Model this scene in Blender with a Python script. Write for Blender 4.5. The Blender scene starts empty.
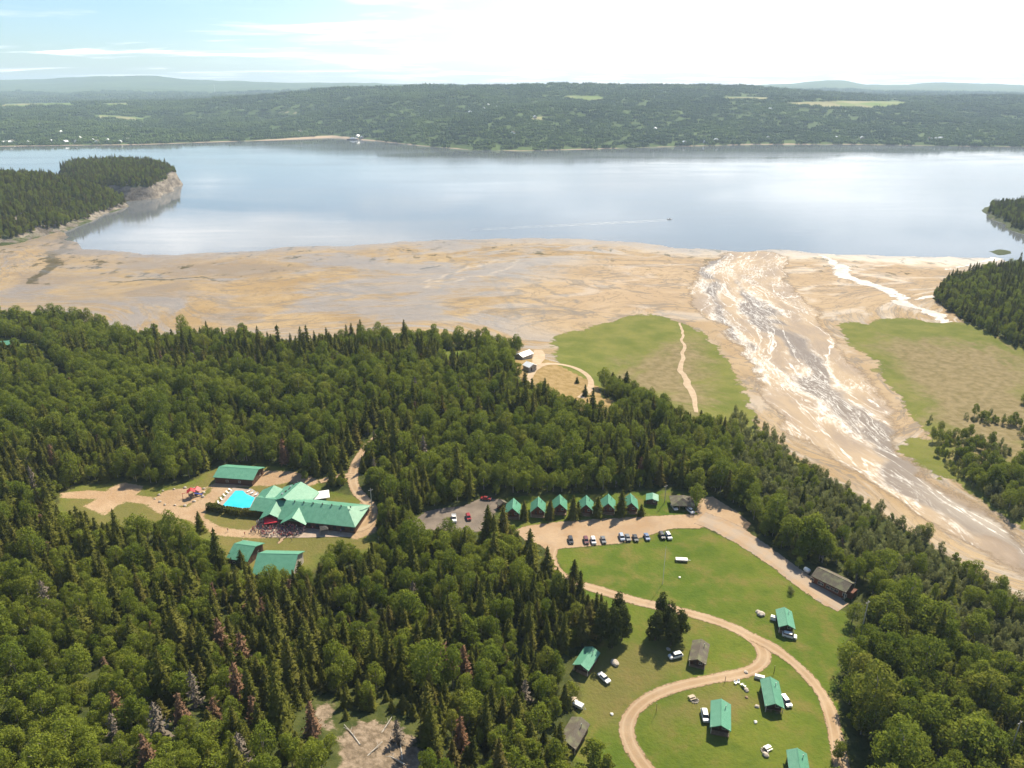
import bpy, bmesh, math, random
import numpy as np
from mathutils import Vector, Matrix, Quaternion

random.seed(7)
RNG = np.random.default_rng(7)
R = math.radians
S = bpy.context.scene
COL = S.collection

# ------------------------------------------------------------------ camera
F_PX, CAM_Z, PITCH = 731.0, 175.0, math.atan((384 - 90) / 731.0)
cam = bpy.data.cameras.new('camera')
cam.sensor_width = 36.0
cam.lens = 36.0 * F_PX / 1024.0
cam.clip_start, cam.clip_end = 1.0, 80000.0
cam_o = bpy.data.objects.new('camera', cam)
COL.objects.link(cam_o)
cam_o.location = (0, 0, CAM_Z)
cam_o.rotation_euler = (math.pi / 2 - PITCH, 0, 0)
S.camera = cam_o

# ------------------------------------------------------------------ light
SUN_AZ, SUN_EL = 31.0, 46.0          # degrees right of the view axis, above the horizon
SUN_STRENGTH, SKY_STRENGTH, EXPOSURE = 5.0, 0.080, 0.92
HAZE = 0.68e-4
sd = Vector((math.sin(R(SUN_AZ)) * math.cos(R(SUN_EL)), math.cos(R(SUN_AZ)) * math.cos(R(SUN_EL)), math.sin(R(SUN_EL))))
sun = bpy.data.lights.new('sun', 'SUN')
sun.energy, sun.angle, sun.color = SUN_STRENGTH, R(0.53), (1.0, 0.885, 0.68)
sun_o = bpy.data.objects.new('sun', sun)
COL.objects.link(sun_o)
sun_o.rotation_euler = sd.to_track_quat('Z', 'Y').to_euler()
sun_o.location = sd * 900

S.view_settings.view_transform = 'Standard'
S.view_settings.look = 'None'
S.view_settings.gamma = 1.0
S.view_settings.use_curve_mapping = False
S.view_settings.exposure = EXPOSURE
S.render.engine = 'CYCLES'
cy = S.cycles
cy.max_bounces, cy.diffuse_bounces, cy.glossy_bounces = 6, 3, 2
cy.transmission_bounces, cy.transparent_max_bounces, cy.volume_bounces = 3, 12, 1
cy.caustics_reflective = cy.caustics_refractive = False
cy.use_adaptive_sampling = True
cy.adaptive_threshold = 0.015
cy.use_denoising = True
try:
    cy.denoiser = 'OPENIMAGEDENOISE'
    cy.denoising_input_passes = 'RGB_ALBEDO_NORMAL'
except Exception:
    pass


# ------------------------------------------------------------------ node helper
class NT:
    """Small wrapper that makes node trees readable."""
    def __init__(self, tree):
        self.t = tree
        tree.nodes.clear()

    def n(self, typ, **kw):
        nd = self.t.nodes.new(typ)
        for k, v in kw.items():
            setattr(nd, k, v)
        return nd

    def put(self, sock, v):
        if isinstance(v, bpy.types.NodeSocket):
            self.t.links.new(v, sock)
        elif isinstance(v, (tuple, list)) and len(v) == 3 and sock.type == 'RGBA':
            sock.default_value = (*v, 1)
        else:
            sock.default_value = v

    def math(self, op, a, b=0.0, c=None, clamp=False):
        nd = self.n('ShaderNodeMath', operation=op, use_clamp=clamp)
        self.put(nd.inputs[0], a); self.put(nd.inputs[1], b)
        if c is not None:
            self.put(nd.inputs[2], c)
        return nd.outputs[0]

    def mix(self, f, a, b):
        nd = self.n('ShaderNodeMix', data_type='RGBA')
        self.put(nd.inputs[0], f); self.put(nd.inputs[6], a); self.put(nd.inputs[7], b)
        return nd.outputs[2]

    def fmix(self, f, a, b):
        nd = self.n('ShaderNodeMix', data_type='FLOAT')
        self.put(nd.inputs[0], f); self.put(nd.inputs[2], a); self.put(nd.inputs[3], b)
        return nd.outputs[0]

    def step(self, v, lo, hi):
        nd = self.n('ShaderNodeMapRange', interpolation_type='SMOOTHSTEP')
        self.put(nd.inputs[0], v); self.put(nd.inputs[1], lo); self.put(nd.inputs[2], hi)
        nd.inputs[3].default_value, nd.inputs[4].default_value = 0.0, 1.0
        return nd.outputs[0]

    def noise(self, vec, scale, detail=3.0, rough=0.55, dist=0.0):
        nd = self.n('ShaderNodeTexNoise')
        self.put(nd.inputs['Vector'], vec)
        nd.inputs['Scale'].default_value = scale
        nd.inputs['Detail'].default_value = detail
        nd.inputs['Roughness'].default_value = rough
        nd.inputs['Distortion'].default_value = dist
        return nd.outputs[0]

    def attr(self, name):
        return self.n('ShaderNodeAttribute', attribute_name=name).outputs['Fac']

    def mapping(self, vec, scale=(1, 1, 1), rot=(0, 0, 0), loc=(0, 0, 0)):
        nd = self.n('ShaderNodeMapping')
        self.put(nd.inputs[0], vec)
        nd.inputs[1].default_value, nd.inputs[2].default_value, nd.inputs[3].default_value = loc, rot, scale
        return nd.outputs[0]

    def obj(self):
        return self.n('ShaderNodeTexCoord').outputs['Object']

    def rand(self):
        return self.n('ShaderNodeObjectInfo').outputs['Random']

    def bsdf(self, col, rough=0.8, spec=0.3, metal=0.0, normal=None):
        nd = self.n('ShaderNodeBsdfPrincipled')
        self.put(nd.inputs['Base Color'], col)
        self.put(nd.inputs['Roughness'], rough)
        self.put(nd.inputs['Specular IOR Level'], spec)
        self.put(nd.inputs['Metallic'], metal)
        if normal is not None:
            self.put(nd.inputs['Normal'], normal)
        return nd

    def bump(self, h, strength=0.5, dist=0.3):
        nd = self.n('ShaderNodeBump')
        self.put(nd.inputs['Height'], h)
        nd.inputs['Strength'].default_value, nd.inputs['Distance'].default_value = strength, dist
        return nd.outputs[0]

    def cut(self, f, shader):
        ms = self.n('ShaderNodeMixShader')
        self.put(ms.inputs[0], f)
        self.t.links.new(self.n('ShaderNodeBsdfTransparent').outputs[0], ms.inputs[1])
        self.t.links.new(shader.outputs[0], ms.inputs[2])
        return ms.outputs[0]

    def out(self, shader):
        o = self.n('ShaderNodeOutputMaterial')
        self.t.links.new(shader if isinstance(shader, bpy.types.NodeSocket) else shader.outputs[0], o.inputs[0])


def material(name):
    m = bpy.data.materials.new(name)
    m.use_nodes = True
    return m, NT(m.node_tree)


# ------------------------------------------------------------------ sky with thin clouds
W = bpy.data.worlds.new('World')
S.world = W
W.use_nodes = True
t = NT(W.node_tree)
sky = t.n('ShaderNodeTexSky', sky_type='NISHITA')
sky.sun_disc = False
sky.sun_elevation, sky.sun_rotation = R(SUN_EL), R(SUN_AZ)
sky.altitude, sky.air_density, sky.dust_density, sky.ozone_density = 200, 1.0, 0.7, 1.5
gen = t.n('ShaderNodeTexCoord').outputs['Generated']
sep = t.n('ShaderNodeSeparateXYZ'); t.put(sep.inputs[0], gen)
elev = t.math('MAXIMUM', sep.outputs[2], 0.0)
den = t.math('ADD', elev, 0.045)
cx = t.math('DIVIDE', sep.outputs[0], den)
cyy = t.math('DIVIDE', sep.outputs[1], den)
comb = t.n('ShaderNodeCombineXYZ'); t.put(comb.inputs[0], cx); t.put(comb.inputs[1], cyy)
cn = t.noise(t.mapping(comb.outputs[0], (0.30, 0.62, 1), (0, 0, R(10)), loc=(2.3, 0.7, 0)), 1.0, 7, 0.58, 0.5)
# a broad bank of cloud thickens towards the sun's side of the sky
az = t.math('ADD', sep.outputs[0], 0.02)
bank = t.step(az, -0.42, 0.24)
thr = t.fmix(bank, 0.52, 0.44)
cl = t.step(t.math('SUBTRACT', cn, thr), 0.0, 0.16)
veil = t.math('MULTIPLY', bank, t.step(elev, 0.30, 0.02))       # thin high veil, thickest low on the sun's side
cl = t.math('MAXIMUM', cl, t.math('MULTIPLY', veil, 0.95))
cl = t.math('MULTIPLY', cl, t.math('MULTIPLY', 0.95, t.step(elev, 0.62, 0.22)))
cloud_col = t.mix(t.step(t.noise(comb.outputs[0], 0.60, 4), 0.45, 0.62), (9.2, 9.4, 9.7), (18.5, 17.8, 17.0))
skyb = t.n('ShaderNodeMix', data_type='RGBA', blend_type='MULTIPLY')
skyb.inputs[0].default_value = 1.0
t.put(skyb.inputs[6], sky.outputs[0]); t.put(skyb.inputs[7], (0.74, 0.90, 1.0))
skyc = t.mix(cl, skyb.outputs[2], cloud_col)
bg = t.n('ShaderNodeBackground')
t.put(bg.inputs[0], skyc)
bg.inputs[1].default_value = SKY_STRENGTH
wo = t.n('ShaderNodeOutputWorld')
t.t.links.new(bg.outputs[0], wo.inputs[0])


# ------------------------------------------------------------------ geometry of the view: a photo point on a level plane
CP, SP = math.cos(PITCH), math.sin(PITCH)


def ray(px, py, z):
    """World point of photo point (px, py) on the level plane at height z."""
    a, b = (px - 512) / F_PX, (384 - py) / F_PX
    d = (a, CP + b * SP, -SP + b * CP)
    k = (z - CAM_Z) / d[2]
    return (a * k, d[1] * k)


def project(x, y, z):
    v = z - CAM_Z
    dep = y * CP - v * SP
    return 512 + F_PX * x / dep, 384 - F_PX * (y * SP + v * CP) / dep, dep


def poly(pts, z):
    return np.array([ray(p[0], p[1], p[2] if len(p) > 2 else z) for p in pts])


def seg_dist(P, A, B):
    d = B - A
    k = np.clip(((P - A) @ d) / max(d @ d, 1e-9), 0, 1)
    Q = A + k[:, None] * d
    return np.hypot(*(P - Q).T), k, Q


def sdf(P, V):
    """Signed distance to the polygon V, positive inside."""
    best = np.full(len(P), 1e9)
    ins = np.zeros(len(P), bool)
    for i in range(len(V)):
        A, B = V[i], V[(i + 1) % len(V)]
        best = np.minimum(best, seg_dist(P, A, B)[0])
        c = (A[1] > P[:, 1]) != (B[1] > P[:, 1])
        xi = (B[0] - A[0]) * (P[:, 1] - A[1]) / (B[1] - A[1] + 1e-12) + A[0]
        ins ^= c & (P[:, 0] < xi)
    return np.where(ins, best, -best)


def nearest(P, V):
    best = np.full(len(P), 1e9)
    Q = np.zeros_like(P)
    for i in range(len(V)):
        d, _, q = seg_dist(P, V[i], V[(i + 1) % len(V)])
        m = d < best
        best[m] = d[m]
        Q[m] = q[m]
    return Q


def line_dist(P, L):
    best = np.full(len(P), 1e9)
    for i in range(len(L) - 1):
        best = np.minimum(best, seg_dist(P, L[i], L[i + 1])[0])
    return best


def smooth_line(L, n=4):
    L = np.array(L, float)
    for _ in range(n):
        a, b = L[:-1] * .75 + L[1:] * .25, L[:-1] * .25 + L[1:] * .75
        M = np.empty((2 * len(a), L.shape[1]))
        M[0::2], M[1::2] = a, b
        M[0], M[-1] = L[0], L[-1]
        L = M
    return L


def vnoise(x, y, seed=0):
    """Value noise on numpy arrays, 0..1."""
    xi, yi = np.floor(x).astype(np.int64), np.floor(y).astype(np.int64)
    fx, fy = x - xi, y - yi
    fx, fy = fx * fx * (3 - 2 * fx), fy * fy * (3 - 2 * fy)

    def h(i, j):
        v = (i * 374761393 + j * 668265263 + seed * 1274126177) & 0xffffffff
        v = ((v ^ (v >> 13)) * 1274126177) & 0xffffffff
        return ((v ^ (v >> 16)) & 0xffff) / 65535.0
    return (h(xi, yi) * (1 - fx) + h(xi + 1, yi) * fx) * (1 - fy) + (h(xi, yi + 1) * (1 - fx) + h(xi + 1, yi + 1) * fx) * fy


def fbm(x, y, seed=0, o=4):
    s, a, tot = 0, 1.0, 0
    for k in range(o):
        s = s + a * vnoise(x * 2 ** k, y * 2 ** k, seed + k * 17)
        tot += a
        a *= .5
    return s / tot


# ------------------------------------------------------------------ tagging and mesh building
def tag(o, label=None, cat=None, group=None, kind=None):
    if label: o['label'] = label
    if cat: o['category'] = cat
    if group: o['group'] = group
    if kind: o['kind'] = kind
    return o


def empty(name, loc, rz=0.0):
    o = bpy.data.objects.new(name, None)
    o.location = loc
    o.rotation_euler = (0, 0, rz)
    o.empty_display_size = 1
    COL.objects.link(o)
    return o


def np_mesh(name, V, Fq, mats=(), smooth=False, fmat=None):
    me = bpy.data.meshes.new(name)
    V = np.asarray(V, np.float32)
    Fq = np.asarray(Fq, np.int32)
    k = Fq.shape[1]
    me.vertices.add(len(V)); me.vertices.foreach_set('co', V.ravel())
    me.loops.add(Fq.size); me.loops.foreach_set('vertex_index', Fq.ravel())
    me.polygons.add(len(Fq))
    me.polygons.foreach_set('loop_start', np.arange(0, Fq.size, k, dtype=np.int32))
    if smooth:
        me.polygons.foreach_set('use_smooth', np.ones(len(Fq), bool))
    for m in mats:
        me.materials.append(m)
    if fmat is not None:
        me.polygons.foreach_set('material_index', np.asarray(fmat, np.int32))
    me.update(calc_edges=True)
    return me


def add_attr(me, name, vals):
    a = me.attributes.new(name, 'FLOAT', 'POINT')
    a.data.foreach_set('value', np.asarray(vals, np.float32))


def mesh_obj(name, me, parent=None, loc=None):
    o = bpy.data.objects.new(name, me)
    COL.objects.link(o)
    if parent: o.parent = parent
    if loc is not None: o.location = loc
    return o


class MB:
    """Collects solids and links them as ONE mesh object."""
    def __init__(self):
        self.b = bmesh.new()

    def box(self, x0, x1, y0, y1, z0, z1, bevel=0.0):
        r = bmesh.ops.create_cube(self.b, size=1)
        bmesh.ops.scale(self.b, vec=(x1 - x0, y1 - y0, z1 - z0), verts=r['verts'])
        bmesh.ops.translate(self.b, vec=((x0 + x1) / 2, (y0 + y1) / 2, (z0 + z1) / 2), verts=r['verts'])
        if bevel:
            es = list({e for v in r['verts'] for e in v.link_edges})
            bmesh.ops.bevel(self.b, geom=es, offset=bevel, segments=1, affect='EDGES')
        return self

    def hull(self, pts):
        vs = [self.b.verts.new(p) for p in pts]
        bmesh.ops.convex_hull(self.b, input=vs)
        return self

    def faces(self, pts, fs):
        vs = [self.b.verts.new(p) for p in pts]
        for f in fs:
            try: self.b.faces.new([vs[i] for i in f])
            except ValueError: pass
        return self

    def tube(self, pts, r, n=8, taper=None):
        """Round bar along a list of points; taper = list of radii."""
        pts = [Vector(p) for p in pts]
        rings = []
        for i, p in enumerate(pts):
            d = (pts[min(i + 1, len(pts) - 1)] - pts[max(i - 1, 0)]).normalized()
            u = d.orthogonal().normalized(); v = d.cross(u)
            rr = taper[i] if taper else r
            rings.append([self.b.verts.new(p + (u * math.cos(2 * math.pi * k / n) + v * math.sin(2 * math.pi * k / n)) * rr) for k in range(n)])
        for a, c in zip(rings, rings[1:]):
            for k in range(n):
                self.b.faces.new((a[k], a[(k + 1) % n], c[(k + 1) % n], c[k]))
        self.b.faces.new(rings[0][::-1]); self.b.faces.new(rings[-1])
        return self

    def lathe(self, prof, n=12, loc=(0, 0, 0)):
        rings = [[self.b.verts.new((loc[0] + r * math.cos(2 * math.pi * k / n), loc[1] + r * math.sin(2 * math.pi * k / n), loc[2] + z)) for k in range(n)] for r, z in prof]
        for a, c in zip(rings, rings[1:]):
            for k in range(n):
                self.b.faces.new((a[k], a[(k + 1) % n], c[(k + 1) % n], c[k]))
        self.b.faces.new(rings[0][::-1]); self.b.faces.new(rings[-1])
        return self

    def ball(self, loc, r, sub=1, squash=(1, 1, 1), jit=0.0):
        q = bmesh.ops.create_icosphere(self.b, subdivisions=sub, radius=r)
        for v in q['verts']:
            k = 1 + random.uniform(-jit, jit)
            v.co = Vector((v.co.x * squash[0] * k + loc[0], v.co.y * squash[1] * k + loc[1], v.co.z * squash[2] * k + loc[2]))
        return self

    def xf(self, M):
        bmesh.ops.transform(self.b, matrix=M, verts=self.b.verts)
        return self

    def mesh(self, name, mat, smooth=False):
        bmesh.ops.recalc_face_normals(self.b, faces=self.b.faces)
        me = bpy.data.meshes.new(name)
        self.b.to_mesh(me); self.b.free()
        me.materials.append(mat)
        if smooth:
            me.polygons.foreach_set('use_smooth', np.ones(len(me.polygons), bool))
        return me

    def build(self, name, mat, parent=None, smooth=False, loc=None):
        return mesh_obj(name, self.mesh(name, mat, smooth), parent, loc)


def copy_tree(o, parent=None):
    c = o.copy(); COL.objects.link(c)
    if parent: c.parent = parent
    for ch in list(o.children):
        copy_tree(ch, c)
    return c

# ------------------------------------------------------------------ materials
def flat(name, col, rough=0.7, spec=0.3, metal=0.0, var=0.12, scale=1.5):
    m, t = material(name)
    n = t.noise(t.obj(), scale, 4)
    c = t.mix(t.step(n, 0.3, 0.7), tuple(v * (1 - var) for v in col), tuple(min(1, v * (1 + var)) for v in col))
    t.out(t.bsdf(c, rough, spec, metal))
    return m


def metal_roof(name, a, b):
    """Standing-seam painted sheet: seams as bump, faded patches as colour."""
    m, t = material(name)
    o = t.obj()
    w = t.n('ShaderNodeTexWave', wave_type='BANDS', bands_direction='Y')
    t.put(w.inputs['Vector'], o); w.inputs['Scale'].default_value = 2.6
    seam = t.math('POWER', w.outputs['Fac'], 8.0)
    c = t.mix(t.step(t.noise(o, 0.5, 5, 0.6), 0.3, 0.72), a, b)
    c = t.mix(t.math('MULTIPLY', seam, 0.30), c, tuple(v * 0.55 for v in a))
    c = t.mix(t.math('MULTIPLY', t.rand(), 0.35), c, tuple(v * 1.25 for v in b))
    t.out(t.bsdf(c, 0.42, 0.35, 0.0, t.bump(seam, 0.4, 0.05)))
    return m


def shingle(name, a, b):
    m, t = material(name)
    o = t.obj()
    br = t.n('ShaderNodeTexBrick')
    t.put(br.inputs['Vector'], t.mapping(o, (1.6, 2.4, 2.4)))
    t.put(br.inputs['Color1'], a); t.put(br.inputs['Color2'], b); t.put(br.inputs['Mortar'], tuple(v * .6 for v in a))
    c = t.mix(t.step(t.noise(o, 0.45, 5), 0.42, 0.7), br.outputs[0], (b[0] * 1.1, b[1] * 1.25, b[2] * 0.9))
    t.out(t.bsdf(c, 0.9, 0.15))
    return m


def log_wall(name, a, b):
    m, t = material(name)
    o = t.obj()
    w = t.n('ShaderNodeTexWave', wave_type='BANDS', bands_direction='Z')
    t.put(w.inputs['Vector'], o); w.inputs['Scale'].default_value = 1.3; w.inputs['Distortion'].default_value = 0.2
    c = t.mix(w.outputs['Fac'], tuple(v * .6 for v in a), b)
    c = t.mix(t.step(t.noise(o, 1.2, 5), 0.35, 0.75), c, a)
    t.out(t.bsdf(c, 0.75, 0.25, 0, t.bump(w.outputs['Fac'], 0.6, 0.12)))
    return m


M = {}
M['green_roof'] = metal_roof('green metal roof', (0.070, 0.225, 0.145), (0.105, 0.285, 0.190))
M['dark_roof'] = shingle('weathered shingles', (0.105, 0.085, 0.068), (0.15, 0.135, 0.11))
M['pale_roof'] = metal_roof('pale metal roof', (0.62, 0.66, 0.68), (0.75, 0.77, 0.78))
M['red_log'] = log_wall('stained log wall', (0.16, 0.058, 0.032), (0.24, 0.09, 0.05))
M['brown_log'] = log_wall('dark log wall', (0.085, 0.045, 0.03), (0.13, 0.07, 0.045))
M['siding'] = log_wall('pale siding', (0.36, 0.32, 0.27), (0.45, 0.41, 0.36))
M['wood'] = flat('weathered wood', (0.24, 0.16, 0.10), 0.8)
M['pale_wood'] = flat('pale wood', (0.44, 0.36, 0.27), 0.8)
M['pole_wood'] = flat('grey pole wood', (0.36, 0.33, 0.29), 0.85)
M['trim'] = flat('cream trim', (0.62, 0.56, 0.47), 0.6)
M['door'] = flat('dark door', (0.07, 0.045, 0.03), 0.5)
M['white'] = flat('white paint', (0.78, 0.78, 0.76), 0.35, 0.5, var=0.05)
M['offwhite'] = flat('off-white plastic', (0.66, 0.65, 0.60), 0.5, 0.4, var=0.08)
M['steel'] = flat('galvanised steel', (0.45, 0.46, 0.47), 0.35, 0.5, 0.7)
M['dark'] = flat('dark iron', (0.03, 0.03, 0.03), 0.6)
M['rubber'] = flat('rubber', (0.02, 0.02, 0.02), 0.85)
M['red'] = flat('red paint', (0.42, 0.025, 0.03), 0.4, 0.5, var=0.08)
M['blue'] = flat('blue paint', (0.04, 0.08, 0.35), 0.4, 0.5, var=0.08)
M['yellow'] = flat('yellow plastic', (0.75, 0.45, 0.04), 0.4, 0.5, var=0.08)
M['orange'] = flat('orange plastic', (0.62, 0.17, 0.03), 0.45, 0.4)
M['stone'] = flat('pale stone', (0.42, 0.37, 0.31), 0.9, var=0.25, scale=2.5)
M['ash'] = flat('ash', (0.06, 0.055, 0.05), 0.95)
M['red_canvas'] = flat('red canvas', (0.58, 0.03, 0.05), 0.75, var=0.1)
M['white_canvas'] = flat('white canvas', (0.74, 0.73, 0.70), 0.8, var=0.06)
M['cream_deck'] = flat('concrete deck', (0.33, 0.26, 0.205), 0.85, var=0.15, scale=0.6)

m, t = material('window glass'); M['glass'] = m
t.out(t.bsdf(t.mix(t.noise(t.obj(), 0.7), (0.015, 0.02, 0.025), (0.04, 0.05, 0.055)), 0.08, 0.6))


def car_paint(name, col):
    m, t = material(name)
    b = t.bsdf(t.mix(t.step(t.noise(t.obj(), 3.0, 3), 0.3, 0.8), col, tuple(v * 0.82 for v in col)), 0.28, 0.5)
    b.inputs['Coat Weight'].default_value = 0.6
    t.out(b)
    return m


for k, c in {'white': (0.74, 0.74, 0.73), 'silver': (0.42, 0.44, 0.46), 'black': (0.018, 0.018, 0.02), 'red': (0.30, 0.02, 0.02),
             'blue': (0.10, 0.16, 0.30), 'grey': (0.12, 0.125, 0.13), 'maroon': (0.13, 0.02, 0.022), 'pale_blue': (0.34, 0.40, 0.50)}.items():
    M['car_' + k] = car_paint('car paint ' + k, c)


def foliage(name, dark, light, alt, trans=0.22):
    """Leaves: each tree has its own tint, each clump a little variation of its own."""
    m, t = material(name)
    r = t.rand()
    c = t.mix(r, dark, light)
    c = t.mix(t.step(t.math('FRACT', t.math('MULTIPLY', r, 7.31)), 0.72, 1.0), c, alt)
    loc = t.n('ShaderNodeObjectInfo').outputs['Location']
    stand = t.step(t.noise(loc, 0.022, 3), 0.40, 0.62)          # stands of trees differ in leaf colour
    c = t.mix(t.math('MULTIPLY', stand, 0.85), c, light)
    c = t.mix(t.math('MULTIPLY', t.step(t.noise(loc, 0.045, 2), 0.60, 0.42), 0.35), c, dark)
    n = t.noise(t.obj(), 0.9, 3)
    c = t.mix(t.math('MULTIPLY', t.step(n, 0.4, 0.75), 0.4), c, light)
    d = t.n('ShaderNodeBsdfDiffuse'); t.put(d.inputs[0], c)
    tr = t.n('ShaderNodeBsdfTranslucent'); t.put(tr.inputs[0], t.mix(0.5, c, (0.16, 0.19, 0.03)))
    ms = t.n('ShaderNodeMixShader'); ms.inputs[0].default_value = trans
    t.t.links.new(d.outputs[0], ms.inputs[1]); t.t.links.new(tr.outputs[0], ms.inputs[2])
    t.out(ms.outputs[0])
    return m


M['spruce'] = foliage('spruce needles', (0.055, 0.070, 0.014), (0.142, 0.144, 0.029), (0.150, 0.112, 0.040), 0.30)
M['birch'] = foliage('birch leaves', (0.092, 0.138, 0.017), (0.225, 0.262, 0.036), (0.240, 0.235, 0.044), 0.46)
M['willow'] = foliage('willow leaves', (0.165, 0.178, 0.062), (0.235, 0.240, 0.110), (0.215, 0.20, 0.095), 0.45)
M['rust'] = foliage('rust-red dead needles', (0.175, 0.092, 0.055), (0.225, 0.140, 0.090), (0.20, 0.135, 0.09), 0.2)
M['conifer'] = foliage('dense dark needles', (0.034, 0.048, 0.012), (0.066, 0.080, 0.018), (0.06, 0.07, 0.02), 0.15)
M['grey_dead'] = foliage('bare grey twigs', (0.125, 0.105, 0.082), (0.185, 0.155, 0.125), (0.17, 0.125, 0.09), 0.05)
M['bark'] = flat('bark', (0.11, 0.085, 0.065), 0.9, var=0.3, scale=2)
M['pale_bark'] = flat('pale bark', (0.30, 0.27, 0.23), 0.9, var=0.3, scale=2)


# the ground: one material, its layers bounded by distance fields stored on the terrain
def grass_colour(t, o):
    big = t.noise(o, 0.022, 5, 0.6)
    mid = t.noise(o, 0.12, 5, 0.65)
    fine = t.noise(o, 1.1, 4, 0.7)
    c = t.mix(t.step(big, 0.30, 0.72), (0.064, 0.106, 0.012), (0.126, 0.148, 0.022))
    c = t.mix(t.math('MULTIPLY', t.step(mid, 0.46, 0.70), 0.85), c, (0.160, 0.135, 0.040))
    c = t.mix(t.math('MULTIPLY', t.step(mid, 0.50, 0.25), 0.5), c, (0.042, 0.082, 0.010))
    c = t.mix(t.math('MULTIPLY', t.step(fine, 0.35, 0.8), 0.4), c, (0.060, 0.095, 0.020))
    return c


def gravel_colour(t, o):
    a = t.noise(o, 0.10, 5, 0.65)
    b = t.noise(o, 0.9, 5, 0.7)
    c = t.mix(t.step(a, 0.3, 0.7), (0.315, 0.212, 0.125), (0.385, 0.280, 0.182))
    return t.mix(t.math('MULTIPLY', t.step(b, 0.35, 0.8), 0.45), c, (0.26, 0.175, 0.108))


m, t = material('ground layers'); M['ground'] = m
o = t.obj()
n1 = t.noise(o, 0.05, 5, 0.6); n2 = t.noise(o, 0.25, 4, 0.6); n3 = t.noise(o, 1.0, 4, 0.65)


def edge(name, w, amp, nz=None):
    v = t.math('ADD', t.attr(name), t.math('MULTIPLY', t.math('SUBTRACT', nz or n2, 0.5), amp))
    return t.step(v, -w, w)


floor_c = t.mix(t.step(n2, 0.3, 0.7), (0.034, 0.046, 0.013), (0.070, 0.078, 0.024))
c = t.mix(edge('sd_grass', 1.0, 5.0), floor_c, grass_colour(t, o))
# worn, earthy grass
c = t.mix(t.math('MULTIPLY', edge('sd_worn', 6.0, 26.0, n1), 0.6), c, t.mix(n3, (0.135, 0.108, 0.040), (0.18, 0.14, 0.058)))
# dry hay field
c = t.mix(edge('sd_hay', 1.0, 6.0), c, t.mix(t.step(n2, 0.3, 0.7), (0.215, 0.150, 0.060), (0.30, 0.215, 0.105)))
# salt marsh
green = t.mix(t.step(n1, 0.3, 0.7), (0.100, 0.122, 0.022), (0.165, 0.165, 0.042))
tan = t.mix(t.step(n2, 0.3, 0.7), (0.150, 0.122, 0.056), (0.240, 0.190, 0.105))
streak = t.noise(t.mapping(o, (0.026, 0.026, 1), (0, 0, R(12))), 1.0, 7, 0.68, 0.8)
mc = t.mix(t.step(t.math('ADD', t.math('MULTIPLY', t.attr('sd_dry'), 0.035), t.math('MULTIPLY', t.math('SUBTRACT', streak, 0.5), 3.4)), -0.35, 0.8), green, tan)
mc = t.mix(t.math('MULTIPLY', t.step(n3, 0.45, 0.8), 0.45), mc, (0.125, 0.108, 0.042))
c = t.mix(t.step(t.math('ADD', t.attr('sd_marsh'), t.math('ADD', t.math('MULTIPLY', t.math('SUBTRACT', n2, 0.5), 14.0), t.math('MULTIPLY', t.math('SUBTRACT', n1, 0.5), 26.0))), -1.0, 1.5), c, mc)
# tidal flat
ripple = t.noise(t.mapping(o, (0.012, 0.018, 1), (0, 0, R(-9))), 1.0, 6, 0.62, 1.2)
patch = t.noise(o, 0.012, 6, 0.6, 0.8)
sand = t.mix(t.step(patch, 0.32, 0.66), (0.265, 0.184, 0.094), (0.345, 0.256, 0.148))
sand = t.mix(t.math('MULTIPLY', t.step(ripple, 0.50, 0.66), 0.8), sand, (0.240, 0.197, 0.155))
sand = t.mix(t.math('MULTIPLY', t.step(ripple, 0.38, 0.26), 0.7), sand, (0.40, 0.315, 0.21))
greyw = t.math('MULTIPLY', t.step(t.noise(t.mapping(o, (0.006, 0.009, 1), (0, 0, R(-14)), (4, 1, 0)), 1.0, 6, 0.68, 0.8), 0.45, 0.57), t.step(t.attr('sd_pale'), 30.0, -60.0))
sand = t.mix(t.math('MULTIPLY', greyw, 0.7), sand, (0.215, 0.185, 0.162))
vein2 = t.math('ABSOLUTE', t.math('SUBTRACT', t.noise(t.mapping(o, (0.017, 0.020, 1), (0, 0, R(-14)), (8, 3, 0)), 1.0, 6, 0.62, 1.8), 0.5))
fine_s = t.noise(t.mapping(o, (0.045, 0.045, 1), (0, 0, R(-12))), 1.0, 6, 0.7, 1.0)
sand = t.mix(t.math('MULTIPLY', t.step(fine_s, 0.46, 0.68), 0.5), sand, (0.205, 0.155, 0.105))
sand = t.mix(t.math('MULTIPLY', t.step(t.attr('sd_pale'), -60.0, 60.0), 0.55), sand, (0.40, 0.305, 0.215))  # paler sand, with the specular brightening of this side painted in
sand = t.mix(t.math('MULTIPLY', t.step(vein2, 0.026, 0.004), 0.5), sand, (0.165, 0.130, 0.095))
vein = t.math('ABSOLUTE', t.math('SUBTRACT', t.noise(t.mapping(o, (0.0065, 0.009, 1), (0, 0, R(-6))), 1.0, 5, 0.6, 1.5), 0.5))
sand = t.mix(t.math('MULTIPLY', t.step(vein, 0.028, 0.003), 0.7), sand, (0.175, 0.150, 0.125))
low = t.attr('sd_low')                    # distance from the water's edge
left_mud = t.step(t.attr('sd_mud'), -25.0, 35.0)
mud = t.mix(t.step(patch, 0.42, 0.62), (0.205, 0.170, 0.138), (0.29, 0.212, 0.118))
sand = t.mix(t.math('MULTIPLY', left_mud, 0.8), sand, mud)
nl = t.math('ADD', t.math('MULTIPLY', t.math('SUBTRACT', n2, 0.5), 9.0), t.math('MULTIPLY', t.math('SUBTRACT', n1, 0.5), 10.0))
sand = t.mix(t.math('MULTIPLY', t.step(t.math('ADD', t.attr('ln_track'), nl), 0.5, -1.5), 0.55), sand, (0.43, 0.34, 0.235))
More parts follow.
